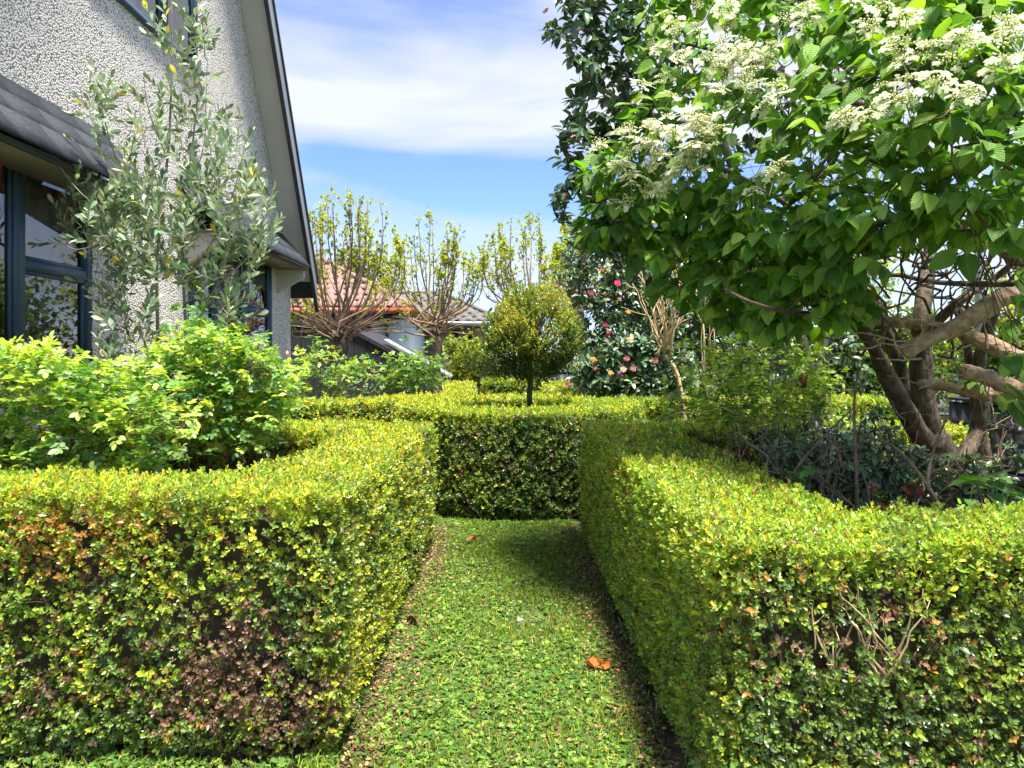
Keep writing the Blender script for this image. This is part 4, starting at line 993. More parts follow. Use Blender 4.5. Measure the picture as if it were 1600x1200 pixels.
def camellia(name, label, zones, trunk, D, seed, lsize, per=6, hubs=50, spread=1.05, blooms=(), cols=((.05, .09, .045), (.07, .13, .055), (.1, .17, .07)), n_single=300, limbs=(), droop=.45, twr=.0028, thick=.3, mat=None, cat='camellia', group=None):
    r = np.random.default_rng(seed); base = np.array([trunk[0][0], trunk[0][1], 0.0])
    th = Thing(name, label, cat, base, group); T = Tubes(); sk = []
    q = spline(np.array(trunk), 16); T.add(q, (trunk_r(trunk, lsize), .012), 8); sk.append(q)
    for lm in limbs:
        q = spline(np.array([P(*p) for p in lm]), 14); T.add(q, (.022, .006), 6); sk.append(q)
    T.build('trunk', M_BARKG, th); T = Tubes()
    pts = []; dd = []
    for i, (z, n, dz) in enumerate(zones):
        s_ = poly_sample(z, n, seed + 5 + i); pts.append(s_); dd.append(dz + r.exponential(thick, n).clip(0, 4 * thick) - thick * .5)
    s_ = np.concatenate(pts); cl = PP(s_[:, 0], s_[:, 1], np.concatenate(dd)); cl = cl[cl[:, 2] > .08]
    src = twigs_to(cl, np.concatenate(sk), hubs, .008, twr, -.05, .12, r, T); T.build('twigs', M_TWIGD, th, kind='stuff')
    ax = unit(unit(cl - src) * .8 + [0, -.3, .25] + r.normal(0, .4, cl.shape))
    ps, ds, ns, ii = whorl(cl, ax, per, spread, lsize, droop, .3, 1.0, r); M = len(ps); cb = np.array(cols)[r.integers(0, len(cols), M)]
    sz = lsize * r.uniform(.7, 1.15, M)
    split_leaves(T_CAM, ps, ds, ns, sz, jit_col(cb, M, .25, .1, r), mat or M_CAM, th, n_single)
    for i, (x, y, rad, col, nm) in enumerate(blooms): camellia_bloom(P(x, y, D - .12), rad * .75, np.array(col) * .72, seed + 60 + i, M_DRY if nm == 'dead_flower' else M_PETAL, th, nm)
    return th
def trunk_r(t, s): return .05 if t[-1][2] > 1.5 else .025
BRNF = (.3, .12, .07)
camellia('camellia_tree', 'tall glossy dark camellia tree rising behind the white flowered viburnum', [
    ([(855, -50), (850, 30), (848, 65), (885, 50), (900, 110), (960, 90), (1000, 60), (1000, -50)], 60, 4.1), ([(880, 20), (1000, 0), (1060, 60), (1030, 200), (950, 230), (890, 190), (900, 110)], 110, 4.2),
    ([(890, 150), (990, 150), (960, 240), (905, 300), (870, 250), (878, 200)], 45, 4.1), ([(862, 300), (900, 260), (960, 330), (1000, 400), (930, 400), (880, 360)], 45, 4.1), ([(960, 330), (1100, 380), (1130, 430), (1040, 450), (980, 400)], 40, 4.2),
    ([(1000, 0), (1400, 0), (1450, 250), (1300, 420), (1050, 380), (980, 250)], 230, 4.5), ([(1100, 400), (1350, 430), (1360, 600), (1250, 560), (1130, 540)], 90, 5.3)],
    [P(1290, 900, 4.9), P(1270, 600, 4.9), P(1200, 400, 4.7), P(1120, 200, 4.5), P(1040, 20, 4.4), P(1000, -100, 4.4)], 4.1, 201, .085, 7, 80,
    blooms=[(853, 18, .03, BRNF, 'dead_flower'), (907, 45, .02, BRNF, 'dead_flower'), (950, 203, .018, (.4, .1, .06), 'dead_flower'), (897, 214, .025, (.6, .3, .22), 'dead_flower'), (1040, 165, .04, (.2, .07, .04), 'dead_flower'), (882, 305, .022, (.5, .24, .14), 'dead_flower'), (1135, 317, .02, (.7, .08, .12), 'flower')],
    limbs=[[(1120, 200, 4.5), (1020, 180, 4.3), (930, 130, 4.2), (880, 60, 4.1)], [(1160, 300, 4.6), (1030, 300, 4.3), (930, 310, 4.1), (880, 290, 4.1)], [(1200, 400, 4.7), (1100, 400, 4.4), (990, 400, 4.2)], [(1200, 400, 4.7), (1330, 250, 4.6), (1400, 80, 4.5)], [(1270, 600, 4.9), (1330, 420, 4.9), (1400, 300, 4.6)]], droop=.5)
MAG = (.75, .05, .16); PNK = (.85, .32, .32); OR_ = (.65, .3, .08)
camellia('camellia_bush', 'large dark camellia bush dotted with magenta blooms beyond the round topiary', [
    ([(880, 385), (940, 362), (1040, 375), (1110, 430), (1160, 520), (1150, 590), (910, 560), (905, 500), (865, 440)], 900, 9.6), ([(1040, 400), (1250, 420), (1250, 600), (1100, 600)], 380, 9.9)],
    [P(1020, 726, 9.8), P(1010, 560, 9.8), P(990, 480, 9.8), P(970, 420, 9.8)], 9.5, 211, .1, 8, 60, blooms=[(965, 443, .07, MAG, 'flower'), (925, 459, .045, MAG, 'flower'), (968, 467, .035, PNK, 'flower'), (946, 507, .05, (.8, .12, .18), 'flower'), (952, 520, .05, (.6, .03, .15), 'flower'), (948, 530, .03, PNK, 'flower'), (941, 421, .05, OR_, 'dead_flower'), (867, 446, .05, (.5, .2, .1), 'dead_flower'), (992, 417, .04, OR_, 'dead_flower'), (981, 488, .05, (.6, .35, .05), 'dead_flower'), (912, 412, .03, (.6, .2, .25), 'flower')],
    cols=((.07, .12, .06), (.1, .17, .07), (.14, .2, .08)), n_single=200)
camellia('camellia_shrub', 'low spreading camellia with pale pink blooms at the foot of the large one', [
    ([(885, 598), (900, 568), (935, 540), (990, 520), (1050, 535), (1085, 570), (1090, 612), (1000, 618), (940, 612), (900, 606)], 300, 8.7)],
    [P(1000, 733, 8.9), P(1000, 620, 8.9), P(990, 580, 8.9)], 8.6, 221, .125, 7, 20, blooms=[(979, 560, .055, PNK, 'flower'), (1024, 563, .06, PNK, 'flower'), (974, 577, .06, (.9, .5, .45), 'flower'), (990, 575, .055, PNK, 'flower'), (968, 586, .05, (.8, .15, .35), 'flower'), (927, 562, .06, OR_, 'dead_flower'), (930, 575, .04, PNK, 'flower'), (954, 583, .05, (.65, .4, .12), 'dead_flower'), (983, 531, .05, (.75, .35, .15), 'dead_flower'), (886, 600, .04, MAG, 'flower')],
    cols=((.08, .15, .08), (.12, .2, .1), (.17, .25, .12)), n_single=200)
# undergrowth in the right bed
camellia('seedling_camellia', 'young camellia with small dark leaves in the shade at the foot of the viburnum', [
    ([(1190, 700), (1330, 680), (1560, 720), (1600, 790), (1400, 800), (1250, 760)], 330, 3.4), ([(1540, 620), (1640, 600), (1640, 760), (1560, 720)], 40, 3.7), ([(1150, 680), (1400, 640), (1400, 700), (1200, 720)], 130, 4.0)],
    [P(1400, 980, 3.7), P(1400, 800, 3.7), P(1410, 740, 3.6)], 3.4, 231, .055, 6, 30, n_single=200, thick=.25)
M_DEADC = pmat('dead_cane', (.15, .105, .07), (.28, .2, .14), .9, 30)
def dry_canes():
    r = np.random.default_rng(241); base = P(1350, 900, 3.6); th = Thing('dead_shrub', 'tangle of leafless dry canes in the right bed in front of the viburnum trunk', 'shrub', (base[0], base[1], 0)); T = Tubes()
    for k in range(58):
        x = r.uniform(1140, 1540); a = P(x, r.uniform(780, 880), r.uniform(2.9, 4.2)); a[2] = max(0, a[2]); b = P(max(1150, x + r.normal(-40, 90)), r.uniform(620, 760), r.uniform(2.9, 3.8)); ln = wiggle(a, b, 9, .16, .03, r); T.add(ln, (r.uniform(.003, .007), .0018), 4)
        for j in range(3):
            s_ = ln[r.integers(2, 8)]; T.add(wiggle(s_, s_ + r.normal(0, .1, 3) + [0, 0, .04], 5, .15, 0, r), (.0025, .001), 3)
    T.build('canes', M_DEADC, th)
    T = Tubes()
    for pts in ([(1490, 830, 2.6), (1450, 760, 2.7), (1400, 700, 2.8), (1350, 680, 2.9)], [(1470, 800, 2.7), (1450, 755, 2.7), (1460, 700, 2.8), (1480, 650, 2.8)], [(1340, 840, 3), (1338, 740, 3), (1335, 620, 3.1), (1350, 560, 3.2)], [(1200, 830, 3), (1240, 740, 3), (1280, 690, 3), (1330, 640, 3.2)]):
        T.add(spline(np.array([P(*p) for p in pts]), 12), (.009, .004), 5)
    T.build('branches', M_TWIG, th)
dry_canes()
def dead_head(px, py, d, rad, label, seed, col=(.3, .11, .05)):
    r = np.random.default_rng(seed); p = P(px, py, d); th = Thing('dead_flower_head', label, 'dead flower', (p[0], p[1], p[2] - rad)); V = []; Fq = []; C = []
    for k in range(46):
        n3 = unit(r.normal(size=3) + [0, -.4, .3]); c = p + n3 * rad * r.uniform(.75, 1.0)
        v, f, cc = petal_fan(c, unit(n3 + r.normal(0, .5, 3)), rad * r.uniform(.25, .4), np.array(col) * r.uniform(.5, 1.3), r, 4); b = len(V); V += v; C += cc; Fq += [[b + i for i in q] for q in f]
    mesh_np('florets', np.array(V), np.array(Fq), M_DRY, th, col=np.array(C)); T = Tubes(); g = p.copy(); g[2] = 0; g[0] += .06; T.add(wiggle(g, p, 7, .06, 0, r), (.004, .0025), 4); T.build('stalk', M_TWIG, th)
dead_head(1376, 797, 2.75, .032, 'rusty orange dried flower head just above the right hedge', 251, (.4, .15, .05))
dead_head(1427, 768, 3.0, .04, 'dark brown dried flower head left of the big leaf clump', 252, (.2, .07, .04))
dead_head(1161, 706, 3.9, .035, 'brown dried flower head at the left end of the shaded bed', 253, (.22, .06, .04))
dead_head(1252, 598, 4.0, .035, 'red brown dried flower head high among the straggly rose leaves', 254, (.25, .07, .04))
dead_head(1364, 761, 3.1, .022, 'small pinkish dried flower head above the rusty orange one', 255, (.5, .22, .15))
def hydrangea(label, zone, n, D, seed, base, sz):
    r = np.random.default_rng(seed); th = Thing('hydrangea', label, 'shrub', (base[0], base[1], 0)); T = Tubes(); s_ = poly_sample(zone, n, seed); cl = PP(s_[:, 0], s_[:, 1], D + r.uniform(-.2, .2, n))
    for c in cl: g = np.array([base[0] + r.normal(0, .06), base[1] + r.normal(0, .05), 0]); T.add(spline([g, (g + c) / 2 + [0, 0, .08], c], 8), (.006, .003), 5)
    T.build('stems', M_TWIG, th); ax = unit(np.array([0, -.2, 1.]) + r.normal(0, .3, cl.shape)); ps, ds, ns, ii = whorl(cl, ax, 5, 1.25, sz * .6, .25, .3, 1, r); M = len(ps)
    single_leaves(T_VIB, ps, ds, ns, sz * r.uniform(.6, 1.15, M), jit_col(np.array([.11, .26, .04]), M, .2, .08, r), M_VIB, th)
hydrangea('light green broad leaved shrub poking over the right hedge at the picture edge', [(1500, 740), (1600, 745), (1640, 800), (1540, 810), (1500, 780)], 9, 2.72, 261, P(1570, 900, 2.75), .085)
hydrangea('single sprig of broad light leaves hanging at the right edge above the fence', [(1570, 640), (1640, 620), (1640, 690), (1590, 680)], 4, 2.6, 262, P(1660, 900, 2.75), .085)
hydrangea('small sprig of light leaves in the middle of the shaded right bed', [(1220, 735), (1300, 725), (1290, 760), (1240, 760)], 4, 3.1, 263, P(1260, 900, 3.1), .06)
def bare_shrub():
    r = np.random.default_rng(271); base = P(1078, 760, 7.4); th = Thing('bare_shrub', 'pale leafless shrub with upright forking stems before the dark camellia', 'shrub', (base[0], base[1], 0)); T = Tubes(); g = P(1080, 765, 7.4); g[2] = 0
    T.add(spline([g, P(1062, 600, 7.4), P(1040, 555, 7.4)], 8), (.03, .018), 6); k0 = P(1040, 550, 7.4)
    for k in range(17):
        t = P(r.uniform(985, 1100), r.uniform(410, 480), 7.4 + r.uniform(-.4, .4)); ln = wiggle(k0 + r.normal(0, .04, 3), t, 9, .07, .02, r); T.add(ln, (.012, .004), 5)
        for j in range(4): s_ = ln[r.integers(3, 9)]; T.add(wiggle(s_, s_ + unit(r.normal(0, .6, 3) + [0, 0, 1]) * r.uniform(.1, .35), 5, .1, 0, r), (.005, .002), 3)
    for k in range(6): T.add(wiggle(g + [.25, .1, .4], P(r.uniform(1080, 1130), r.uniform(440, 520), 7.4), 8, .07, 0, r), (.009, .004), 4)
    T.build('stems', M_TWIGT, th)
bare_shrub()

# ------------------------------------------------------------------ round topiary tree
def topiary():
    r = np.random.default_rng(281); c = P(833, 524, 7.0); b = np.array([P(828, 600, 7.0)[0], 7.0, 0]); th = Thing('topiary_tree', 'round headed box topiary on a thin trunk inside the round hedge', 'tree', b)
    T = Tubes(); q = wiggle(b, c - [.03, 0, .32], 10, .03, 0, r); T.add(q, (.036, .028), 8); sk = [q[-3:]]
    for k in range(46):
        d = unit(r.normal(size=3) * [1, 1, .6] + [0, 0, .75]); ln = wiggle(c - [.03, 0, .36 - .1 * r.random()], c + d * np.array([.46, .46, .43]) * r.uniform(.7, 1), 8, .1, .03, r); T.add(ln, (.011, .003), 4); sk.append(ln)
    T.build('trunk', M_BARKV, th); n = 5200; d = unit(r.normal(size=(n, 3))); rad = r.uniform(.45, 1.0, n) ** .55; bump = 1 + .2 * noise3(d * 1.0, 4.5, 9) + .06 * noise3(d, 11, 3)
    p = c + d * [.54, .54, .51] * (rad * bump)[:, None]; k = p[:, 2] > c[2] - .46 + .25 * noise3(p, 6, 2) * .3; p, d = p[k], d[k]
    g = noise3(p, 8, 14); k = r.random(len(p)) > np.clip((g - .35) * 1.6, 0, .8); p, d = p[k], d[k]; n = len(p)
    ax = unit(d * .6 + [0, 0, .9] + r.normal(0, .35, (n, 3))); ps, ds, ns, ii = whorl(p, ax, 8, .8, .02, 0, 1.3, 1, r); M = len(ps)
    f = noise3(p, 5, 17)[ii] + r.normal(0, .35, M) + .25 * d[ii][:, 0]  # leaf colour turns yellower to the right, painting in the lit side
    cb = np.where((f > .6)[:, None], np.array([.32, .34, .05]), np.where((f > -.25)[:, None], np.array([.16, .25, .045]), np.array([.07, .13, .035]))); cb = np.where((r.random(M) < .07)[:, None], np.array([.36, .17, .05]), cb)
    leaf_mesh('foliage', T_SMALL, ps, ds, ns, r.uniform(.018, .03, M), jit_col(cb, M, .2, .08, r), M_BOX, th, wid=np.full(M, 1.1), smooth=False, kind='stuff')
topiary()

# ------------------------------------------------------------------ pollarded trees beyond the hedges
def pollard(label, knob, d, tips, nwh, seed, trunk_w=.16, low=True, leafn=1500, dead_side=0):
    r = np.random.default_rng(seed); k0 = P(*knob, d); b = k0.copy(); b[2] = 0; b[0] += .05
    th = Thing('pollard_tree', label, 'tree', b, 'pollarded trees in new leaf'); T = Tubes()
    T.add(wiggle(b, k0 + [0, 0, .1], 8, .05, 0, r), np.array([1.25, 1, .9, .9, .95, 1.15, 1.5, 1.1]) * trunk_w, 9)
    for i in range(9):   # knuckles of old cuts
        V = k0 + r.normal(0, 1, 3) * [trunk_w * .7, trunk_w * .6, .09]; T.add([V, V + unit(r.normal(size=3) + [0, 0, .8]) * .1], (trunk_w * .6, trunk_w * .35), 7)
    T.build('trunk', M_BARKV, th); T = Tubes(); lf = []; ld = []
    L_, R_, top = tips
    for i in range(nwh):
        px = r.uniform(L_, R_); edge = abs((px - (L_ + R_) / 2) / ((R_ - L_) / 2)); py = top + 70 * edge ** 2 + r.exponential(28) + (r.uniform(0, 60) if r.random() < .3 else 0)
        e = P(px, py, d + r.uniform(-1, 1)); st = k0 + r.normal(0, 1, 3) * [.14, .12, .1] + [0, 0, .08]
        mid = st * .45 + e * .55; mid[0] += (e[0] - st[0]) * .3; mid[2] -= .1 + .12 * edge
        ln = spline([st, mid, e], 12); ln += np.cumsum(r.normal(0, .012, ln.shape), 0); T.add(ln, (.022, .005), 4)
        for j in range(5):
            u = r.uniform(.35, .97); s_ = ln[int(u * 11)]; e2 = s_ + unit(np.array([r.normal(0, .5), r.normal(0, .5), 1.1])) * r.uniform(.15, .5); l2 = wiggle(s_, e2, 5, .08, 0, r); T.add(l2, (.006, .003), 3); lf.append(l2[2:]); ld.append(np.full(3, u))
        lf.append(ln[6:]); ld.append(np.linspace(.5, 1, 6))
    if low:
        for i in range(int(nwh * 1.1)):   # drooping side whips
            a = r.uniform(math.pi * .03, math.pi * .97); e = k0 + np.array([math.cos(a) * 1.0, r.normal(0, .4), math.sin(a) * .55 + .05]) * r.uniform(.6, 1.25); ln = spline([k0 + r.normal(0, .08, 3), (k0 + e) / 2 + [0, 0, .06], e], 8); T.add(ln, (.012, .004), 3)
    T.build('whips', M_BARKC, th, kind='stuff')
    lf = np.concatenate(lf); ld = np.concatenate(ld); w_ = ld ** 2.2; j = r.choice(len(lf), leafn, p=w_ / w_.sum()); p = lf[j] + r.normal(0, .035, (leafn, 3))
    ax = unit(r.normal(0, .6, (leafn, 3)) + [0, 0, .6]); ps, ds, ns, ii = whorl(p, ax, 4, .9, .035, .1, .4, 1, r); M = len(ps)
    leaf_mesh('leaves', T_SMALL, ps, ds, ns, r.uniform(.03, .062, M), jit_col(np.array([.36, .42, .035]), M, .25, .1, r), M_GRASS, th, wid=np.full(M, 1.3), smooth=False, kind='stuff')
pollard('leftmost pollarded tree beside the house corner with long upright whips', (531, 528), 12.6, (455, 628, 300), 46, 301, .12, leafn=1700)
pollard('middle pollarded tree with open fan of whips before the grey tiled roof', (678, 520), 14.0, (598, 760, 335), 34, 302, .12, leafn=1250)
pollard('pollarded tree standing directly behind the round topiary', (835, 500), 14.5, (748, 890, 325), 30, 303, .12, leafn=1400)
pollard('rightmost pollarded tree with dense yellow leaf half hidden by the camellia', (905, 480), 16, (850, 960, 335), 34, 304, .12, leafn=2400)

# ------------------------------------------------------------------ buildings, fences and trees beyond
M_BLKB = pmat('black_stained_board', (.018, .018, .024), (.034, .034, .042), .6, 12, .3, stretch=(3, 3, .4))
M_TILER = pmat('terracotta_tile', (.2, .115, .095), (.28, .175, .155), .85, 9, .4)
M_TILEG = pmat('grey_tile', (.1, .095, .09), (.15, .14, .13), .85, 9, .4)
M_REDF = pmat('red_fascia', (.42, .07, .035), (.5, .1, .05), .5, 4)
M_WWALL = pmat('white_render', (.7, .71, .74), (.78, .79, .8), .8, 1.2)
M_PWALL = pmat('pinkish_brick', (.42, .33, .28), (.52, .43, .37), .9, 5, .3)
M_ZINC = pmat('pale_metal_roof', (.4, .43, .47), (.48, .5, .54), .5, 3, metal=.3)
M_DGLASS = pmat('dark_glass', (.02, .025, .03), (.03, .035, .04), .1, 2)
def slab(pts, t, name, mat, parent, nrm=(0, 0, 1)):
    a = np.array(pts, float); n = len(a); b = a - np.array(nrm) * t; Fq = [list(range(n)), list(range(2 * n - 1, n - 1, -1))] + [[i, i + n, (i + 1) % n + n, (i + 1) % n] for i in range(n)]
    return mesh_np(name, np.concatenate([a, b]), Fq, mat, parent)
def far_house(name, label, D, xe0, xe1, ze, ridge, wallmat, tilemat, tw, courses, gutter, seed, wins):
    """front eave from xe0 to xe1 at depth D; ridge=(x0, x1, y, z); hipped on the right"""
    r = np.random.default_rng(seed); c = ((xe0 + xe1) / 2, D + 3, 0); th = Thing(name, label, 'house', c)
    rx0, rx1, ry, rz = ridge
    box('wall', xe0 + .5, xe1 - .5, D + .5, D + 7, -.03, ze - .05, wallmat, th)
    # roof deck: front slope, right hip, back slope
    E0, E1, R0, R1, B1, B0 = [xe0, D, ze], [xe1, D, ze], [rx0, ry, rz], [rx1, ry, rz], [xe1, 2 * ry - D, ze], [xe0, 2 * ry - D, ze]
    mesh_np('roof', [E0, E1, R1, R0, B1, B0], [[0, 1, 2, 3], [1, 4, 2], [4, 5, 3, 2], [5, 0, 3], [0, 5, 4, 1]], tilemat, th)
    box('gutter', xe0, xe1 + .03, D - .13, D - .01, ze - .16, ze - .005, gutter, th)
    box('fascia', xe0 + .02, xe1 - .02, D + .0, D + .03, ze - .34, ze - .165, M_BLACK, th)
    sl_ = np.array([0, ry - D, rz - ze]); Ls = np.linalg.norm(sl_); dn = sl_ / Ls; nr = np.array([0, -dn[2], dn[1]]); n_c = courses
    # rolled tile: a wave in section, one mesh shared by all
    k = 7; us = np.linspace(0, 1, k); prof = .035 * np.sin(us * 2 * math.pi) + .035; cl = Ls / n_c; V = []
    for v_, lift in ((0, .03), (cl * 1.08, .0)): V += [[u * tw, v_, pz + lift] for u, pz in zip(us, prof)]
    V += [[u * tw, 0, pz - .02] for u, pz in zip(us, prof)]
    Fq = [[i, i + 1, i + 1 + k, i + k] for i in range(k - 1)] + [[i + 1, i, i + 2 * k, i + 1 + 2 * k] for i in range(k - 1)]
    tile = mesh_np('roof_tile', V, np.array(Fq), tilemat, None, link=False, smooth=False)
    cnt = 0
    for j in range(n_c):
        f = (j + .1) / n_c; xa = xe0 + (rx0 - xe0) * f; xb = xe1 + (rx1 - xe1) * f; x = xe0 + (tw * .5 if j % 2 else 0)
        while x + tw < xb:
            px = CX + x / (D + (ry - D) * f) * F
            if px > 440 and x >= xa - tw and cnt < 300:
                o = bpy.data.objects.new('roof_tile', tile); COL.objects.link(o); o.parent = th.o; p = np.array([x, D, ze]) + dn * (j * cl) + nr * .01 - np.array(c)
                m = Matrix(((1, 0, 0, 0), (0, dn[1], nr[1], 0), (0, dn[2], nr[2], 0), (0, 0, 0, 1))) @ Matrix.Rotation(r.normal(0, .01), 4, 'X'); m.translation = Vector(p); o.matrix_basis = m; cnt += 1
            x += tw
    T = Tubes(); T.add(spline([E1, (np.array(E1) + R1) / 2, R1], 16) + [0, 0, .05], (.09, .09), 8); T.build('hip_capping', tilemat, th); T = Tubes(); T.add([np.array(R0) + [0, 0, .05], np.array(R1) + [0, 0, .05]], (.09, .09), 8); T.build('ridge_capping', tilemat, th)
    for (a, b_, z0, z1, m_) in wins:
        if m_ == 'win':
            nd = node_at('window', ((a + b_) / 2, D + .5, z0), th); Vq, Q = boxes([(a, b_, D + .44, D + .497, z0, z0 + .06), (a, b_, D + .44, D + .497, z1 - .06, z1), (a, a + .06, D + .44, D + .497, z0 + .06, z1 - .06), (b_ - .06, b_, D + .44, D + .497, z0 + .06, z1 - .06)])
            mesh_np('frame', Vq, Q, M_BLACK, nd); box('pane', a + .06, b_ - .06, D + .47, D + .495, z0 + .06, z1 - .06, M_DGLASS, nd)
        else: box(m_, a, b_, D + .3, D + .49, z0, z1, M_BARKV if m_ == 'door' else M_CREAM if m_ == 'pilaster' else M_BLACK, th)
def X(px, d): return (px - CX) / F * d
def Z(py, d): return H - (py - CY) / F * d
far_house('red_roofed_house', 'white house with terracotta tiled roof and red gutter behind the left pollard', 20, -11, X(646, 20), Z(481, 20), (-11, X(508, 25), 25, Z(410, 25)), M_WWALL, M_TILER, .3, 9, M_REDF, 401,
          [(X(600, 20), X(603, 20), 0, 2.7, 'post'), (X(555, 20), X(575, 20), 1.3, 2.4, 'win')])
box('red_porch', 0, 0, 0, 0, 0, 0, M_REDF) if False else None
far_house('grey_roofed_house', 'grey tiled house with pinkish walls behind the middle pollard', 27, X(628, 27), X(786, 27), Z(502, 27), (X(606, 32), X(690, 32), 32, Z(459, 32)), M_PWALL, M_TILEG, .42, 9, M_ZINC, 402,
          [(X(652, 27), X(668, 27), .6, 2.4, 'door'), (X(708, 27), X(716, 27), 0, 2.6, 'post'), (X(722, 27), X(745, 27), 1.2, 2.4, 'win'), (X(672, 27), X(675, 27), 0, 2.5, 'post')])
def garage():
    D = 14.8; th = Thing('garage', 'black boarded garage with sloping end wall and pale lean-to roof', 'garage', (X(520, D), D + 1, 0)); bw = .285; x = X(430, D)
    def topz(px): return Z(np.interp(px, [400, 548, 640, 705], [497, 512, 562, 588]), D)
    while x < X(640, D):
        pa = CX + x / D * F; pb = CX + (x + bw) / D * F; za, zb = topz(pa), topz(pb); V = [[x + .006, D, -.03], [x + bw - .006, D, -.03], [x + bw - .006, D, zb - .04], [x + .006, D, za - .04]]; V += [[a, D + .03, c] for a, b, c in V]
        mesh_np('board', V, [[0, 1, 2, 3], [7, 6, 5, 4], [0, 4, 5, 1], [1, 5, 6, 2], [2, 6, 7, 3], [3, 7, 4, 0]], M_BLKB, th); x += bw
    V = [[X(p, D), D + .031, z] for p, z in ((430, -.03), (640, -.03), (640, topz(640) - .05), (548, topz(548) - .05), (430, topz(430) - .05))]; slab(V, .06, 'back_wall', M_BLKB, th, (0, -1, 0))
    V = [[X(p, D) , D - .06, topz(p)] for p in (425, 548, 645)]; W_ = [[a, D + 3.5, c] for a, b, c in V]; Q = V + W_; Q2 = [[a, b, c - .09] for a, b, c in Q]
    mesh_np('roof', Q + Q2, [[0, 1, 4, 3], [1, 2, 5, 4], [6, 9, 10, 7], [7, 10, 11, 8], [0, 6, 7, 1], [1, 7, 8, 2], [2, 8, 11, 5]], M_BLKB, th)
    a, b_ = X(596, D), X(705, D); V = [[a, D + .3, topz(596) + .12], [b_, D - .1, topz(705) - .02], [b_, D + .6, topz(705) + .02], [a, D + .9, topz(596) + .14]]; slab(V, .02, 'lean_to_roof', M_ZINC, th)
    None and box('downpipe', X(586, D), X(589, D), D - .09, D - .04, .3, topz(588) - .1, M_ZINC, th)
garage()
def board_fence(name, label, x0, x1, D0, D1, top, bw, mat, cap=True):
    n = max(2, int(math.hypot(x1 - x0, D1 - D0) / bw)); th = Thing(name, label, 'fence', ((x0 + x1) / 2, (D0 + D1) / 2, 0)); ang = math.atan2(D1 - D0, x1 - x0); bl = math.hypot(x1 - x0, D1 - D0) / n
    Vb, Q = boxes([(0, bl * .965, -.011, .011, -.03, top)]); me = mesh_np('board', Vb, Q, mat, None, link=False); r = np.random.default_rng(5)
    for i in range(n):
        o = bpy.data.objects.new('board', me); COL.objects.link(o); o.parent = th.o; t = i / n; o.location = (x0 + (x1 - x0) * t - th.loc[0], D0 + (D1 - D0) * t - th.loc[1] + r.normal(0, .003), r.normal(0, .006)); o.rotation_euler = (0, 0, ang)
    for z in (.25, top - .25):
        o = mesh_np('rail', *[a for a in boxes([(0, bl * n, .012, .06, z, z + .07)])], mat, None); o.parent = th.o; o.location = (x0 - th.loc[0], D0 - th.loc[1], 0); o.rotation_euler = (0, 0, ang)
    if cap: o = mesh_np('cap_rail', *[a for a in boxes([(0, bl * n, -.04, .05, top + .012, top + .04)])], mat, None); o.parent = th.o; o.location = (x0 - th.loc[0], D0 - th.loc[1], 0); o.rotation_euler = (0, 0, ang)
    return th
board_fence('board_fence', 'low black board fence across the far end of the garden', X(640, 18.6), X(1080, 18.6), 18.6, 18.6, Z(581, 18.6), .3, M_BLKB)
board_fence('board_fence', 'black board fence along the right side behind the viburnum trunk', 4.75, 4.75, 3.2, 7.3, .95, .15, M_BLKB)
def soft_tree(name, label, c, rad, n, lsize, cols, seed, trunk=.12, mat=None, cat='tree', group=None, per=5, weep=0.0, dens=0, limbs=12):
    """loose crowned tree: lumpy crown of real leaves on limbs. c = crown centre"""
    r = np.random.default_rng(seed); c = np.array(c, float); rad = np.array(rad, float); b = np.array([c[0], c[1], 0.0]); th = Thing(name, label, cat, b, group); T = Tubes()
    T.add(wiggle(b, c - [0, 0, rad[2] * .5], 8, .05, 0, r), (trunk, trunk * .6), 8); sk = [np.array([c - [0, 0, rad[2] * .5]])]
    lob = unit(r.normal(size=(limbs, 3)) + [0, 0, .3]) * .62
    for q in lob:
        ln = wiggle(c - [0, 0, rad[2] * .55], c + q * rad * 1.25, 8, .1, .03, r); T.add(ln, (trunk * .4, trunk * .08), 5); sk.append(ln)
    T.build('trunk', M_BARKG, th); k = r.integers(0, limbs, n); rr = r.random(n) ** .4; p = lob[k] + unit(r.normal(size=(n, 3))) * (.48 * rr)[:, None]
    p = c + p * rad; p[:, 2] -= weep * r.random(n) * rad[2]; p = p[p[:, 2] > .05]; n = len(p); ax = unit((p - c) / rad + [0, 0, .5 - weep] + r.normal(0, .5, (n, 3))); ps, ds, ns, ii = whorl(p, ax, per, 1.0, lsize, .1 + weep * .6, .5, 1, r); M = len(ps)
    T = Tubes()
    for i in range(0, n, 6):
        T.add(wiggle(p[i] - ax[i] * rad.mean() * .22, p[i], 3, .1, 0, r), (trunk * .06, trunk * .02), 3)
    T.build('twigs', M_TWIG, th, kind='stuff')
    cb = np.array(cols)[(np.clip(noise3(p, 2.5 / rad.mean(), seed) * .8 + .5 + r.normal(0, .2, n), 0, .999) * len(cols)).astype(int)][ii]
    leaf_mesh('foliage', T_SMALL, ps, ds, ns, lsize * r.uniform(.7, 1.3, M), jit_col(cb, M, .2, .08, r), mat or M_GRASS, th, wid=np.full(M, 1.3), smooth=False, kind='stuff')
YG = [(.14, .2, .03), (.28, .34, .05), (.42, .44, .05)]
soft_tree('weeping_tree', 'small weeping yellow green tree left of the round topiary', P(742, 562, 15.5), (.75, .7, .75), 900, .06, YG, 501, .05, weep=.35)
soft_tree('weeping_tree', 'low yellow green bush under the grey tiled roof', P(722, 545, 19), (.7, .6, .5), 380, .08, YG, 502, .05, weep=.2, cat='bush')
soft_tree('gum_tree', 'distant olive gum tree over the terracotta roof', P(566, 430, 48), (2.7, 2, 2.6), 900, .2, [(.13, .14, .06), (.2, .2, .09), (.26, .3, .08)], 503, .3)
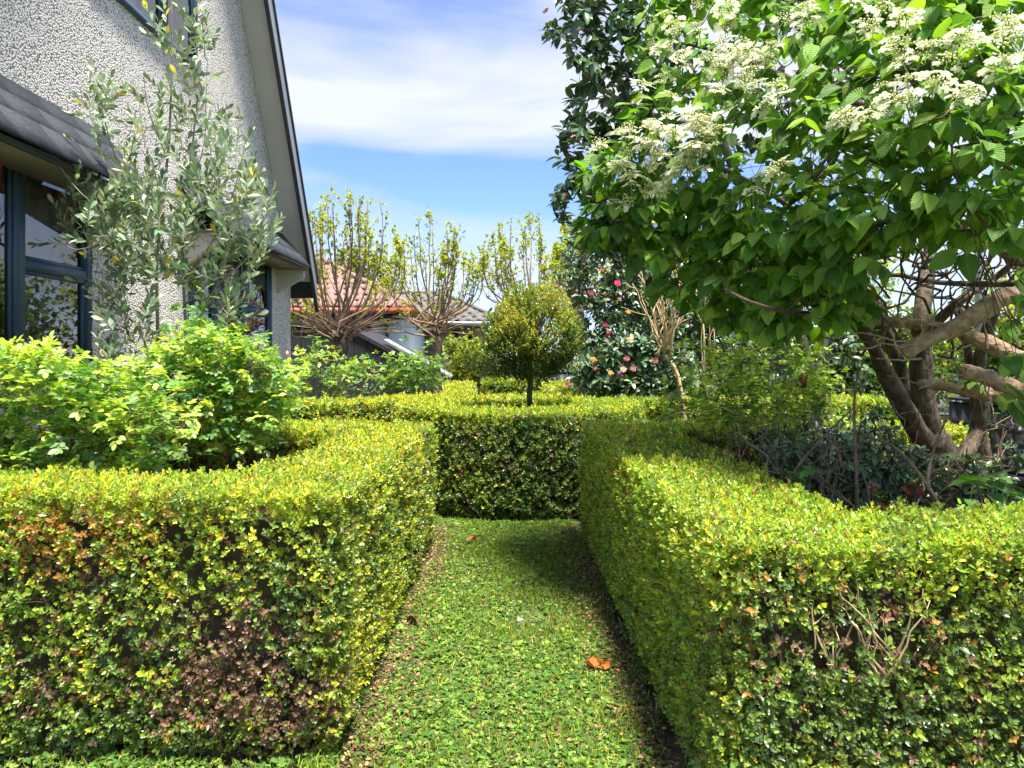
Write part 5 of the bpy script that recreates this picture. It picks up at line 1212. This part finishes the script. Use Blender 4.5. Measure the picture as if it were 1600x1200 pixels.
soft_tree('gum_tree', 'distant bright green tree behind the hip of the terracotta roof', P(600, 462, 44), (1.4, 1, 1.3), 400, .17, YG, 504, .2)
for i, (px, py, d, rx, rz, lab) in enumerate(((1150, 520, 17, 1.7, 2.0, 'broad yellow green tree far behind the camellias'), (1330, 480, 19, 2.2, 2.3, 'tall sunlit tree far behind the viburnum trunk'), (1450, 545, 16, 1.6, 1.0, 'low pale green tree seen between the viburnum stems'), (1560, 500, 18, 2.0, 1.7, 'pale yellow tree at the far right seen through the limbs'), (1010, 470, 19, 1.6, 2.3, 'yellow green tree showing over the far camellia bush'), (1700, 480, 17, 1.8, 2.2, 'green tree just beyond the right picture edge'))):
    soft_tree('garden_tree', lab, P(px, py, d), (rx, rx * .8, rz), 800, .11, [(.1, .17, .03), (.2, .28, .05), (.36, .4, .07)], 510 + i, .1, group='trees beyond the right fence')
# trees standing behind the photographer's right, mirrored in the window glass
soft_tree('garden_tree', 'bare twigged spring tree reflected in the house windows', (6.2, -1.5, 3.4), (2.4, 2.2, 2.4), 420, .09, YG, 520, .16)
# street pole and parked car beyond
T = Tubes(); pb = P(1530, 560, 15); T.add([[pb[0], 15, 0], [pb[0], 15, 6.5]], (.09, .075), 12)
pl = Thing('street_pole', 'pale grey pole seen between the viburnum limbs at right', 'pole', (pb[0], 15, 0)); T.build('shaft', M_BARGE, pl)
def car(px, d, label, body, seed):
    x0 = X(px, d); th = Thing('parked_car', label, 'car', (x0, d, 0)); prof = [(-2.1, .32), (-2.12, .7), (-1.95, .86), (-1.2, .95), (-.65, 1.38), (.75, 1.42), (1.35, 1.02), (1.95, .93), (2.12, .72), (2.1, .32)]
    mt = pmat('car_paint_' + label.split()[0], body, tuple(min(1, c * 1.05) for c in body), .25, 3, metal=.3); V = []; n = len(prof)
    for k, (yy, ins) in enumerate(((-.86, .08), (-.78, 0), (.78, 0), (.86, .08))):
        for (x, z) in prof: V.append([x0 + x * (1 - ins * .3), d + yy * (1 if z < 1 else .86), z if z < .9 else z - ins * .2])
    Fq = [[k * n + i, k * n + (i + 1) % n, (k + 1) * n + (i + 1) % n, (k + 1) * n + i] for k in range(3) for i in range(n)] + [list(range(n - 1, -1, -1)), list(range(3 * n, 4 * n))]
    mesh_np('body', V, Fq, mt, th)
    for pts in ([(-1.02, .98), (-.62, 1.32), (-.05, 1.34), (-.05, .98)], [(.03, .98), (.03, 1.34), (.68, 1.34), (1.12, 1.0)]):
        mesh_np('side_window', [[x0 + x, d - .80 if z > 1 else d - .875, z] for x, z in pts], [[0, 1, 2, 3]], M_DGLASS, th)
    for wx in (-1.3, 1.3):
        T = Tubes(); T.add([[x0 + wx, d - .9, .32], [x0 + wx, d - .7, .32]], (.32, .32), 18); wl = T.build('wheel', M_BLACK, th)
        T = Tubes(); T.add([[x0 + wx, d - .915, .32], [x0 + wx, d - .86, .32]], (.19, .19), 14); T.build('rim', M_ZINC, th)
    box('headlight', x0 - 2.13, x0 - 1.98, d - .75, d - .5, .66, .78, M_ZINC, th)
car(1318, 21, 'silver car parked beyond the shrubs, glimpsed left of the trunk', (.55, .6, .66), 1)
car(1600, 24, 'blue grey car parked at the far right behind the limbs', (.35, .42, .52), 2)
sheet('street', 5.0, 60, 17, 27, .0, pmat('asphalt', (.05, .05, .052), (.07, .07, .07), .9, 30, .3))

# evergreen boundary planting closing the right side of the garden
for (c_, rd, lab, sd) in (((3.3, 12.2, 1.3), (2.2, .9, 1.35), 'dark evergreen boundary shrub right behind the camellia bush', 530), ((6.6, 12.6, 1.1), (1.7, .9, 1.15), 'dark evergreen boundary shrub behind the viburnum trunk', 531), ((9.4, 12.2, 1.0), (1.7, .9, 1.0), 'dark evergreen boundary shrub at the far right', 532)):
    soft_tree('boundary_shrub', lab, c_, rd, 1300, .085, [(.04, .08, .02), (.08, .14, .03), (.16, .24, .04)], sd, .06, cat='shrub', group='boundary shrubs on the right')
